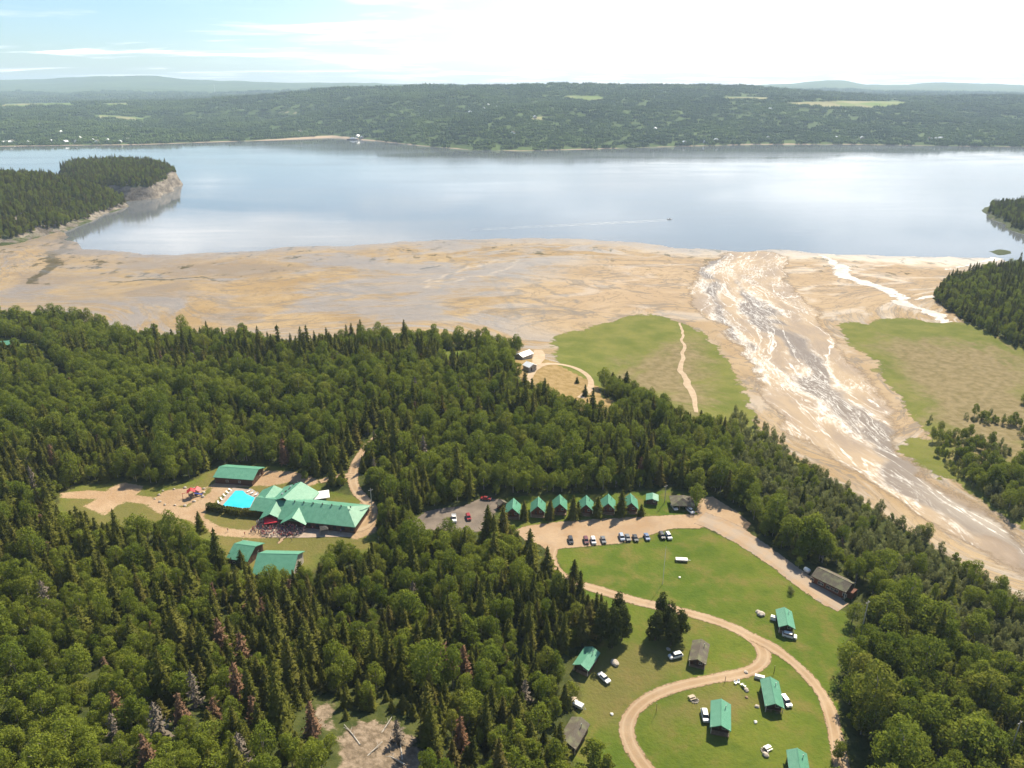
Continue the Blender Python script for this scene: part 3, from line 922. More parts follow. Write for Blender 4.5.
def ribbon(name, L, width, dz, mat, n=4, kind='structure', step=2.0, wob=0.0):
    L = smooth_line(L, 3)
    d = np.r_[0, np.cumsum(np.hypot(*np.diff(L, axis=0).T))]
    s = np.linspace(0, d[-1], max(3, int(d[-1] / step)))
    L = np.c_[np.interp(s, d, L[:, 0]), np.interp(s, d, L[:, 1])]
    L = L + np.c_[fbm(s / 45, s * 0 + 3, 5) - .5, fbm(s / 45, s * 0 + 9, 6) - .5] * wob
    tg = np.gradient(L, axis=0); tg /= np.hypot(*tg.T)[:, None] + 1e-9
    nr = np.c_[-tg[:, 1], tg[:, 0]]
    w = (np.interp(s / s[-1], np.linspace(0, 1, len(width)), width) if np.ndim(width) else np.full(len(s), width)) * (1 + .34 * (fbm(s / 7, s * 0, len(s)) - .5))
    V, E, AC = [], [], []
    for k in range(n + 1):
        f = k / n - .5
        q = L + nr * (w * f)[:, None]
        V.append(np.c_[q, hz(q[:, 0], q[:, 1]) + dz]); E.append(w * (.5 - abs(f))); AC.append(np.full(len(s), abs(f) * 2))
    V = np.stack(V, 1).reshape(-1, 3); E = np.stack(E, 1).ravel()
    i = (np.arange(len(s) - 1)[:, None] * (n + 1) + np.arange(n)[None]).ravel()
    me = np_mesh(name, V, np.c_[i, i + 1, i + n + 2, i + n + 1], [mat], True)
    add_attr(me, 'sd_edge', E)
    add_attr(me, 'across', np.stack(AC, 1).ravel())
    return tag(mesh_obj(name, me), kind=kind)


RIVER = PP([(722, 251), (780, 251), (795, 260), (790, 276), (800, 292), (822, 308), (832, 328), (850, 350), (868, 372), (888, 390), (903, 412), (905, 432), (902, 446), (922, 464), (952, 482), (980, 503), (1030, 538), (1200, 640),
            (1200, 740), (1024, 584), (960, 545), (900, 508), (850, 474), (812, 452), (780, 430), (757, 400), (748, 376), (737, 352), (714, 325), (684, 308), (682, 288), (696, 268)])
RC = [smooth_line(PP(q), 3) for q in ([(745, 250), (730, 275), (745, 300), (770, 322), (790, 345), (800, 380), (830, 405), (860, 430), (900, 460), (960, 505), (1030, 555), (1200, 690)],
                                       [(720, 255), (700, 285), (715, 310), (740, 340), (752, 370), (775, 410), (810, 445), (850, 468), (900, 500), (960, 537), (1030, 575)],
                                       [(745, 250), (780, 290), (812, 320), (835, 350), (860, 385), (888, 412), (878, 430), (862, 440)])]


def river_attr(me, Q):
    L = RC[0]
    best = np.full(len(Q), 1e9); u = np.zeros(len(Q)); v = np.zeros(len(Q)); s0 = 0
    for i in range(len(L) - 1):
        d, k, q = seg_dist(Q, L[i], L[i + 1])
        dv = L[i + 1] - L[i]; ln = np.hypot(*dv)
        m_ = d < best
        best[m_] = d[m_]
        side = np.sign(dv[0] * (Q[:, 1] - L[i][1]) - dv[1] * (Q[:, 0] - L[i][0]))
        u[m_] = (d * side)[m_]; v[m_] = (s0 + k * ln)[m_]
        s0 += ln
    add_attr(me, 'flow_u', u); add_attr(me, 'flow_v', v)
    WQ = Q + np.c_[fbm(Q[:, 0] / 50, Q[:, 1] / 50, 27) - .5, fbm(Q[:, 0] / 50, Q[:, 1] / 50, 28) - .5] * 40
    add_attr(me, 'flow_d', np.minimum(line_dist(WQ, RC[0]) + np.clip((Q[:, 1] - 600) / 12, 0, 30), line_dist(WQ, RC[1]) + 5 + np.clip((560 - Q[:, 1]) / 20, 0, 30)))
    core = np.maximum.reduce([np.exp(-(line_dist(Q, RC[0]) / 26) ** 2), np.exp(-(line_dist(Q, RC[1]) / 16) ** 2), .8 * np.exp(-(line_dist(Q, RC[2]) / 18) ** 2)])
    up = np.clip((Q[:, 1] - 560) / 150, 0, 1)           # the whole delta is wet near the mouth
    add_attr(me, 'flow_c', np.maximum(core, np.clip(.12 + .75 * up, 0, .9)))


sheet('river', RIVER, 3.0, 0.10, M['river'], river_attr)
ribbon('stream', PP([(822, 254), (850, 274), (885, 291), (920, 310), (950, 322)]), [10, 20, 18, 18, 12], 0.13, M['runnel'], wob=34)
ribbon('stream', PP([(1003, 258), (965, 266), (943, 270)]), [22, 9, 5], 0.13, M['runnel'])
ribbon('stream', PP([(915, 300), (935, 296)]), [6, 11], 0.16, M['runnel'])
ribbon('path', PP([(681, 322), (683, 340), (685, 355), (688, 375), (690, 392), (692, 410)]), [1.6, 2.0, 2.6, 4.5, 2], 0.10, M['track'], wob=14)
ribbon('path', PP([(527, 390), (529, 378), (535, 368), (548, 363), (572, 366), (590, 376), (592, 388), (580, 398)]), 4.0, 0.10, M['track'])
ribbon('path', PP([(535, 368), (540, 356), (538, 350)]), [4, 9, 6], 0.14, M['track'])

# roads
ribbon('road', LOOP, 4.7, 0.10, M['gravel'], 6)
ribbon('road', BRANCH, [5.4, 4.3, 4.3, 4.3, 4.4], 0.14, M['gravel'], 6)
ribbon('road', MAIN_ROAD, [13, 11, 10, 9, 8], 0.12, M['wide_gravel'], 6)
ribbon('road', EAST_ROAD, [6, 5.5, 5, 4, 3.5], 0.12, M['gravel'], 6)
ribbon('road', DIRT_SPUR, 4.0, 0.16, M['gravel'], 6)
GRAVEL_LOT = PP([(512, 530), (530, 525), (560, 521.5), (600, 518.5), (650, 516), (690, 514), (703, 514), (712, 524), (700, 529), (672, 529), (645, 537), (620, 544), (585, 547), (562, 549), (548, 553), (540, 545), (528, 543)])
sheet('gravel_lot', GRAVEL_LOT, 1.5, 0.08, M['gravel'])
sheet('gravel_lot', SANDPIT, 1.5, 0.06, M['gravel'])
sheet('parking_lot', LOT, 1.5, 0.08, M['grey_gravel'])
sheet('path', PP([(246, 540), (238, 549), (241, 550), (252, 538)]), 1.0, 0.1, M['gravel'])
sheet('path', PP([(282, 536), (276, 544), (280, 545), (287, 536)]), 1.0, 0.1, M['gravel'])
sheet('terrace', PP([(258, 521), (308, 520), (312, 527), (350, 526), (352, 537), (300, 538), (262, 537)]), 1.5, 0.14, M['cream_deck'])

# boat wake on the bay: two long low foam lines
for dy in (0, 1):
    L = [ray(q, 224.8 + dy * 1.2 - (q - 560) * 0.049, 0.03) for q in (668, 640, 600, 560, 520, 470)]
    w_ = [1.0, 1.8, 2.2, 1.8, 1.2, 0.5]
    V = [(x, y + s * w_[i], 0.03) for i, (x, y) in enumerate(L) for s in (-.5, .5)]
    tag(MB().faces(V, [(2 * i, 2 * i + 2, 2 * i + 3, 2 * i + 1) for i in range(5)]).build('boat_wake_foam', M['wake']), kind='stuff')


# ------------------------------------------------------------------ headland, islet
def mound(name, outline_px, prof, res, seed, pad=0):
    """A hill rising from the water on a traced foot line; prof = (distance from shore, height)."""
    V = smooth_line(np.array([q if len(q) == 2 and abs(q[1]) > 1000 else ray(q[0], q[1], 0) for q in outline_px] ), 0)
    x = np.arange(V[:, 0].min() - 20, V[:, 0].max() + 20, res); y = np.arange(V[:, 1].min() - 20, V[:, 1].max() + 20, res)
    XX, YY = np.meshgrid(x, y); Q = np.c_[XX.ravel(), YY.ravel()]
    s = sdf(Q, V) + (fbm(Q[:, 0] / 45, Q[:, 1] / 45, seed) - .5) * 26
    z = np.interp(s, *zip(*prof))
    z = z * (1 + .55 * (fbm(Q[:, 0] / 120, Q[:, 1] / 120, seed + 5) - .5)) + np.clip(z / 10, 0, 1) * (fbm(Q[:, 0] / 14, Q[:, 1] / 14, seed + 9) - .5) * 7
    z = np.where(s < -6, -3, z)
    n = len(x)
    q = (np.arange(len(y) - 1)[:, None] * n + np.arange(n - 1)[None, :]).ravel(); q = np.c_[q, q + 1, q + n + 1, q + n]
    q = q[s[q].max(1) > -10]
    used, inv = np.unique(q, return_inverse=True)
    me = np_mesh(name, np.c_[Q, z][used], inv.reshape(-1, 4), [M['headland']], False)
    tag(mesh_obj(name, me), kind='structure')
    return V, x, y, z.reshape(len(y), n), s.reshape(len(y), n)


HEADS = []
HEADS.append(mound('headland', [(-140, 262), (0, 247), (30, 240), (60, 231), (92, 220), (126, 207), (122, 200), (100, 196), (60, 190), (-140, 190)],
                   [(-8, -3), (0, 0), (10, 8), (45, 24), (110, 42), (220, 54)], 6, 11))
HEADS.append(mound('headland', [(60, 203), (122, 202), (150, 199.5), (172, 190.5), (181, 184.5), (172, 180), (140, 176), (60, 176)],
                   [(-8, -3), (0, 0), (8, 20), (35, 33), (110, 37), (220, 36)], 6, 23))
HEADS.append(mound('islet', [(979, 213), (1000, 224), (1024, 234), (1100, 250), (1160, 236), (1160, 204), (1010, 205), (988, 208)],
                   [(-8, -3), (0, 0), (8, 3), (40, 9), (100, 16)], 6, 31))
HEADS.append(mound('rock_islet', [(986, 251), (998, 249), (1012, 251), (1014, 254), (998, 255.5)], [(-8, -3), (0, -1), (6, 1.0), (14, 2.4)], 3, 41))

# ------------------------------------------------------------------ the far shore and its hills
SHORE_PX = np.array([(-400, 147), (0, 146.5), (60, 145.5), (130, 145), (200, 142.5), (280, 140), (330, 137.5), (352, 139.5), (378, 141.5), (420, 146), (470, 150), (520, 151), (600, 149), (680, 146.5), (760, 144.5), (850, 144.5), (950, 146), (1024, 147), (1400, 148)])
RIDGE_PX = np.array([(-400, 104), (0, 104), (200, 102), (250, 99), (300, 94), (350, 90), (400, 87.5), (470, 86), (560, 86.5), (650, 88), (760, 89), (850, 94), (950, 98), (1024, 97), (1400, 97)])
FAR_PX = np.array([(-400, 80), (0, 80), (60, 79), (100, 77), (135, 75.5), (165, 76.5), (200, 79.5), (250, 81), (300, 83.5), (360, 83), (400, 83.5), (450, 84), (500, 86.5), (540, 84), (565, 84.5), (600, 87), (700, 87), (740, 85.5), (790, 83.5), (820, 80.5),
                   (840, 81), (860, 85), (900, 84.5), (925, 82.5), (960, 83), (990, 85), (1024, 85.5), (1400, 86)])


def slope_at(py): return (384 - py) / F_PX


def z_for(py, Y):
    b = slope_at(py)
    return CAM_Z + Y * (-SP + b * CP) / (CP + b * SP)


NU, NV = 420, 210
uu = np.linspace(-1.15, 1.15, NU)                    # X / Y
vv = np.linspace(0, 1, NV) ** 1.5
pxu = 512 + F_PX * uu / CP * 0.985
sh_y = np.array([ray(512, s, 0)[1] for s in np.interp(pxu, SHORE_PX[:, 0], SHORE_PX[:, 1])])
rg_z = np.array([z_for(s, 4700.0) for s in np.interp(pxu, RIDGE_PX[:, 0], RIDGE_PX[:, 1])])
fr_z = np.array([z_for(s, 12500.0) for s in np.interp(pxu, FAR_PX[:, 0], FAR_PX[:, 1])])
Ymat = sh_y[None, :] * (1 - vv[:, None]) + 14500 * vv[:, None]
Xmat = Ymat * uu[None, :]
t1 = np.clip((Ymat - sh_y) / (4700 - sh_y), 0, 1)
rise = np.where(t1 < .3, t1 / .3 * .40, .40 + (t1 - .3) / .7 * .6)
Z = rise * rg_z
t2 = np.clip((Ymat - 5600) / (12500 - 5600), 0, 1)
Z = np.where(Ymat > 4700, rg_z * (1 - .16 * np.clip((Ymat - 4700) / 900, 0, 1)), Z)
Z = np.where(Ymat > 5600, rg_z * .84 + (fr_z - rg_z * .84) * (t2 ** 2.2), Z)
amp = np.clip((Ymat - sh_y) / 500, 0, 1) * np.clip(.35 + t1 * .4, 0, 1)
Z = Z + amp * ((fbm(Xmat / 560, Ymat / 640, 51) - .5) * 190 + (fbm(Xmat / 210, Ymat / 240, 61) - .5) * 44) * np.where(Ymat > 4000, .35, 1)
Z = np.maximum(Z, np.clip((Ymat - sh_y) * .06, 0, 8)) - np.where(Ymat <= sh_y + 1, 1.5, 0)
HP = np.c_[Xmat.ravel(), Ymat.ravel()]
i = (np.arange(NV - 1)[:, None] * NU + np.arange(NU - 1)[None]).ravel()
me = np_mesh('far_hills', np.c_[HP, Z.ravel()], np.c_[i, i + 1, i + NU + 1, i + NU], [M['hills']], True)
FIELDS = [[(0, 104), (0, 108), (75, 106), (75, 103)], [(105, 103.5), (131, 103), (131, 106), (105, 106)], [(97, 118), (100, 114.5), (145, 118), (145, 121)], [(262, 113), (265, 111), (297, 111.5), (297, 114)],
          [(560, 96), (600, 96), (606, 100), (575, 100)], [(783, 103), (830, 101), (900, 101.5), (912, 104), (868, 108), (820, 107)], [(722, 97), (770, 97.5), (770, 100), (725, 100)], [(205, 94), (250, 94), (250, 95.5), (205, 95)],
          [(530, 118), (545, 116), (545, 121), (535, 122)]]
pj = np.c_[project(HP[:, 0], HP[:, 1], Z.ravel())[:2]]
fs = np.full(len(HP), -9.0)
for f in FIELDS:
    fs = np.maximum(fs, sdf(pj, np.array(f, float)))
add_attr(me, 'sd_field', np.clip(fs, -9, 9))
dsh = (Ymat - sh_y).ravel()
bw = np.interp(pj[:, 0], [0, 130, 250, 300, 350, 378, 470, 520, 620, 740, 800, 1024], [16, 16, 12, 45, 48, 15, 9, 10, 4, 10, 12, 6])
add_attr(me, 'sd_beach', np.clip(bw - dsh, -80, 80))
tag(mesh_obj('far_hills', me), kind='structure')
hill_field = fs.reshape(NV, NU)

# ------------------------------------------------------------------ tree shapes
def spruce_mesh(seed, h=13.0, r=2.5, tiers=20, thin=1.0):
    g = np.random.default_rng(seed)
    V, Fc = [], []

    def tri4(a, b, c, d):
        k = len(V); V.extend([a, b, c, d]); Fc.append((k, k + 1, k + 2, k + 3))
    for i in range(tiers):
        tt = (i + g.uniform(-.3, .3)) / tiers
        z = h * (0.10 + 0.88 * max(tt, 0))
        rad = (r * (1 - max(tt, 0)) ** 0.85 * g.uniform(.75, 1.12) + .18)
        nb = max(4, int((5 + 9 * (1 - tt)) * thin))
        a0 = g.uniform(0, 6.28)
        for k in range(nb):
            if g.uniform() < .08: continue
            a = a0 + 6.283 * k / nb + g.uniform(-.25, .25)
            L = rad * g.uniform(.55, 1.3)
            ca, sa = math.cos(a), math.sin(a)
            w = max(.18, L * g.uniform(.17, .28))
            lift, droop = g.uniform(.05, .25), L * g.uniform(.22, .42)

            def p(f, s, dz):
                return np.array([ca * L * f - sa * s, sa * L * f + ca * s, z + dz])
            root, mid, tip = p(0, 0, lift), p(.6, 0, -.1 * L), p(1.05, 0, -droop)
            ml, mr = p(.62, w, -.26 * L - .1), p(.62, -w, -.26 * L - .1)
            bl, br = p(.25, w * .6, -.15), p(.25, -w * .6, -.15)
            tri4(root, bl, ml, mid); tri4(root, mid, mr, br)
            tri4(mid, ml, tip, mr)
            for _ in range(4):
                f, s = g.uniform(.35, 1.12), g.uniform(-w, w) * 1.9
                q = p(f, s, -.2 * L * f - .1)
                e = g.normal(0, .27, (3, 3)); e[:, 2] = e[:, 2] * .8 - .16
                tri4(q, q + e[0], q + e[0] + e[1] * .8, q + e[2])
    top = np.array([0, 0, h])
    for k in range(5):
        a = 6.283 * k / 5
        tri4(top, np.array([math.cos(a) * .28, math.sin(a) * .28, h - 1.1]), np.array([math.cos(a + .7) * .35, math.sin(a + .7) * .35, h - 1.7]), np.array([math.cos(a + 1.25) * .28, math.sin(a + 1.25) * .28, h - 1.1]))
    return np.array(V), np.array(Fc)


def leafy_mesh(seed, h=10.0, r=3.2, lobes=13, leaves=190, leaf=.46, base=.10, lr=(.20, .44), lf=(.45, .88), sq=.95):
    g = np.random.default_rng(seed)
    cz = h * (base + 1) / 2
    hz2 = h * (1 - base) / 2
    L = []
    for k in range(lobes):
        d = g.normal(0, 1, 3); d /= np.linalg.norm(d)
        f = g.uniform(*lf)
        taper = 1 - .28 * max(d[2], 0)
        L.append((np.array([d[0] * r * f * taper, d[1] * r * f * taper, cz + d[2] * hz2 * f]), r * g.uniform(*lr)))
    L.append((np.array([g.uniform(-.4, .4), g.uniform(-.4, .4), h - r * .42]), r * .42))
    V, Fc = [], []
    for c, lr in L:
        n = int(leaves * (lr / (r * .42)) ** 2)
        D = g.normal(0, 1, (n, 3)); D /= np.linalg.norm(D, axis=1)[:, None]
        Pp = c + D * (lr * g.uniform(.70, 1.22, n))[:, None] * np.array([1, 1, sq])
        for c2, r2 in L:
            if c2 is c: continue
            m = np.linalg.norm((Pp - c2) / np.array([1, 1, sq]), axis=1) > r2 * .72
            Pp, D = Pp[m], D[m]
        for q, d in zip(Pp, D):
            nrm = d + g.normal(0, .38, 3); nrm /= np.linalg.norm(nrm)
            u = np.cross(nrm, g.normal(0, 1, 3)); u /= np.linalg.norm(u); v = np.cross(nrm, u)
            s = leaf * g.uniform(.6, 1.35)
            k = len(V)
            V.extend([q - u * s * .5, q + v * s * .42 - u * s * .05, q + u * s * .55, q - v * s * .42 + u * s * .05])
            Fc.append((k, k + 1, k + 2, k + 3))
    return np.array(V), np.array(Fc), L


def trunk_mesh(h, r, limbs=(), top=.96):
    b = MB()
    b.tube([(0, 0, -.8), (0.03, 0, h * .35), (0, .04, h * .7), (0, 0, h * top)], r, 7, [r * 1.2, r * .85, r * .5, r * .12])
    for c, lr in limbs[:6]:
        z0 = max(h * .25, c[2] - np.hypot(c[0], c[1]) * .9)
        b.tube([(0, 0, z0), (c[0] * .5, c[1] * .5, z0 * .45 + c[2] * .55), tuple(c)], r * .3, 5, [r * .5, r * .34, r * .12])
    return b


TREES = {}        # kind -> list of (crown mesh, trunk mesh, joined mesh)


def kit(kind, cV, cF, trunk, leafm, barkm):
    crown = np_mesh(kind + '_crown', cV, cF, [leafm])
    tm = trunk.mesh(kind + '_trunk', barkm)
    # joined copy for the far part of the wood
    tv = np.empty(len(tm.vertices) * 3, np.float32); tm.vertices.foreach_get('co', tv)
    tf = []
    for p in tm.polygons:
        v = list(p.vertices)
        if len(v) == 4: tf.append(v)
    nv = len(cV)
    joined = np_mesh(kind + '_whole', np.vstack([cV, tv.reshape(-1, 3)]), np.vstack([cF, np.array(tf) + nv]), [leafm, barkm], False, np.r_[np.zeros(len(cF)), np.ones(len(tf))])
    TREES.setdefault(kind, []).append((crown, tm, joined))


for sdn, (h, r, ti) in enumerate([(13.5, 3.1, 21), (12, 2.8, 18), (10, 2.8, 15), (15.5, 2.8, 22), (12.5, 3.5, 19), (14.5, 3.4, 17), (9, 2.5, 14), (16, 3.2, 23)]):
    v, f = spruce_mesh(100 + sdn, h, r, ti)
    kit('spruce_tree', v, f, trunk_mesh(h, .2), M['spruce'], M['bark'])
for sdn, (h, r, lb) in enumerate([(10, 3.2, 14), (11.5, 3.5, 17), (8.5, 3.0, 12), (12.5, 3.2, 17), (9.5, 3.7, 16), (13, 4.2, 22), (7.5, 2.6, 10), (11, 4.0, 12)]):
    v, f, L = leafy_mesh(200 + sdn, h, r, int(lb * 1.6), 150)
    kit('birch_tree', v, f, trunk_mesh(h, .18, L, .8), M['birch'], M['pale_bark'])
for sdn, (h, r, lb) in enumerate([(5.8, 2.5, 18), (4.4, 2.4, 15), (7.2, 2.4, 20), (5.0, 3.0, 18)]):
    v, f, L = leafy_mesh(300 + sdn, h, r, lb, 150, .44, .02, (.13, .26), (.35, .95), 1.9)
    kit('willow_shrub', v, f, trunk_mesh(h, .12, L, .8), M['willow'], M['bark'])
for sdn, (h, r) in enumerate([(12, 1.9), (10, 2.2)]):
    v, f = spruce_mesh(400 + sdn, h, r, 17, .75)
    kit('rust_spruce', v, f, trunk_mesh(h, .2), M['rust'], M['bark'])
for sdn, (h, r) in enumerate([(12, 2.0), (11, 2.4)]):
    v, f = spruce_mesh(500 + sdn, h, r, 13, .36)
    kit('grey_spruce', v, f, trunk_mesh(h, .2), M['grey_dead'], M['pale_bark'])

for sdn, (h, r) in enumerate([(12.5, 2.7), (13.5, 2.5), (11.5, 2.9)]):
    v, f, L = leafy_mesh(700 + sdn, h, r, 46, 300, .40, .01, (.20, .34), (.30, .82), 1.5)
    kit('broad_conifer', v, f, trunk_mesh(h, .22, L, .9), M['conifer'], M['bark'])


def tree(kind, name, loc, scale, rz, label, group=None, variant=None):
    """One tree that is a thing: an Empty with its crown and its trunk."""
    vs = TREES[kind]
    c, tm, _ = vs[(variant if variant is not None else random.randrange(len(vs))) % len(vs)]
    e = empty(name, loc, rz)
    e.scale = scale
    tag(e, label, 'shrub' if 'shrub' in name or name == 'bush' else 'tree', group)
    mesh_obj('crown', c, e); mesh_obj('trunk', tm, e)
    return e


# ------------------------------------------------------------------ where trees may stand
KEEP_OUT = [MEADOW, CLEAR_ROW, COMPOUND, HOUSE_CLR, HOUSE_CLR2, CLR3, CLR4, CLR_LEFT, LOT, SANDPIT, GRAVEL_LOT, PP([(526, 545), (572, 548), (582, 584), (566, 590), (540, 574)]), PP([(415, 525), (500, 518), (494, 540), (470, 542), (420, 536)]), ROCKS, ROCKS2]
PATHS = [(EAST_ROAD, 4.5), (DIRT_SPUR, 4), (LOOP, 5), (BRANCH, 4.5), (MAIN_ROAD, 8),
         (PP([(527, 390), (529, 378), (535, 368), (540, 352)]), 4), (PP([(150, 505), (160, 515), (215, 535)]), 3), (PP([(40, 353), (52, 368), (66, 382)]), 3)]


def scatter(spacing, x0, x1, y0, y1, seed):
    g = np.random.default_rng(seed)
    x = np.arange(x0, x1, spacing); y = np.arange(y0, y1, spacing * .9)
    XX, YY = np.meshgrid(x, y)
    XX = XX + (np.arange(len(y)) % 2)[:, None] * spacing * .5
    return np.c_[XX.ravel(), YY.ravel()] + g.uniform(-.42, .42, (XX.size, 2)) * spacing


def gsample(nm, Q):
    fx = np.clip(np.rint((Q[:, 0] - GX0) / GS), 0, NX - 1).astype(int); fy = np.clip(np.rint((Q[:, 1] - GY0) / GS), 0, NY - 1).astype(int)
    return GA[nm].reshape(NY, NX)[fy, fx] if isinstance(nm, str) else nm.reshape(NY, NX)[fy, fx]


# --- the two woods
Q = scatter(3.35, -640, 620, 80, 700, 5)
px, py, dep = project(Q[:, 0], Q[:, 1], hz(Q[:, 0], Q[:, 1]))
ok = (sdf(Q, WFOREST) > 0.5) & (px > -190) & (px < 1210) & (py < 930)
for V in KEEP_OUT:
    ok &= sdf(Q, V) < -2.2
for L, w in PATHS:
    ok &= line_dist(Q, L) > w
Q, px, py = Q[ok], px[ok], py[ok]
g = np.random.default_rng(9)
mixn = fbm(Q[:, 0] / 55, Q[:, 1] / 55, 71, 3)
edge_r = line_dist(Q, PP([(745, 433), (790, 455), (830, 480), (870, 508), (920, 538), (980, 576), (1030, 607), (1200, 690)]))
right = px > 690 + (py - 480) * .35
leaf_p = np.where(right, .86, .48)
leaf_p = np.where((px < 150) & (py > 560), .80, leaf_p)
leaf_p = np.where((px < 330) & (py > 600) & (px >= 150), .50, leaf_p)
leaf_p = np.where((px > 380) & (px < 620) & (py > 540), .26, leaf_p)
leaf_p = np.where((px > 60) & (px < 300) & (py < 400), .62, leaf_p)
leaf_p = np.where((py > 500) & (py < 560) & (px < 240), .62, leaf_p)
leaf_p = leaf_p + (mixn - .5) * 2.8
leaf_p = np.where(right, np.maximum(leaf_p, .80), leaf_p)
isleaf = g.uniform(0, 1, len(Q)) < leaf_p
willow = right & (g.uniform(0, 1, len(Q)) < .80) & (edge_r < 40 + 26 * (fbm(Q[:, 0] / 30, Q[:, 1] / 30, 77) - .5)) & (px > 735)
kinds = np.where(willow, 2, np.where(isleaf, 1, 0))
keepp = np.where(kinds == 1, .74, np.where(kinds == 2, .95, .90))
keep = g.uniform(0, 1, len(Q)) < keepp
rocky = (px > 300) & (px < 420) & (py > 690)
keep &= ~rocky | (g.uniform(0, 1, len(Q)) < .8)
Q, px, py, kinds, right, edge_r, willow = Q[keep], px[keep], py[keep], kinds[keep], right[keep], edge_r[keep], willow[keep]
n = len(Q)
sc = np.clip(np.exp(g.normal(-.27, .24, n)), .40, 1.32)
sc *= np.where(kinds == 0, .92 + .35 * (fbm(Q[:, 0] / 70, Q[:, 1] / 70, 81) - .5), 1.0)
sc *= np.where((kinds == 1) & right & (py > 540), 1.28, 1.0)
sc *= np.where((px < 330) & (py > 560), np.where(kinds == 1, .80, 1.0), 1.0)
sc *= np.where(rocky[keep], .72, 1.0)
sc *= np.where(right & (edge_r < 48), np.where(kinds == 2, .88, .68), 1.0)
rot = g.uniform(0, 6.283, n)
var = g.integers(0, 1000, n)
zz = hz(Q[:, 0], Q[:, 1]) - .15
kinds = np.where((kinds == 0) & (py < 640) & (g.uniform(0, 1, n) < .035), 3, kinds)      # snags

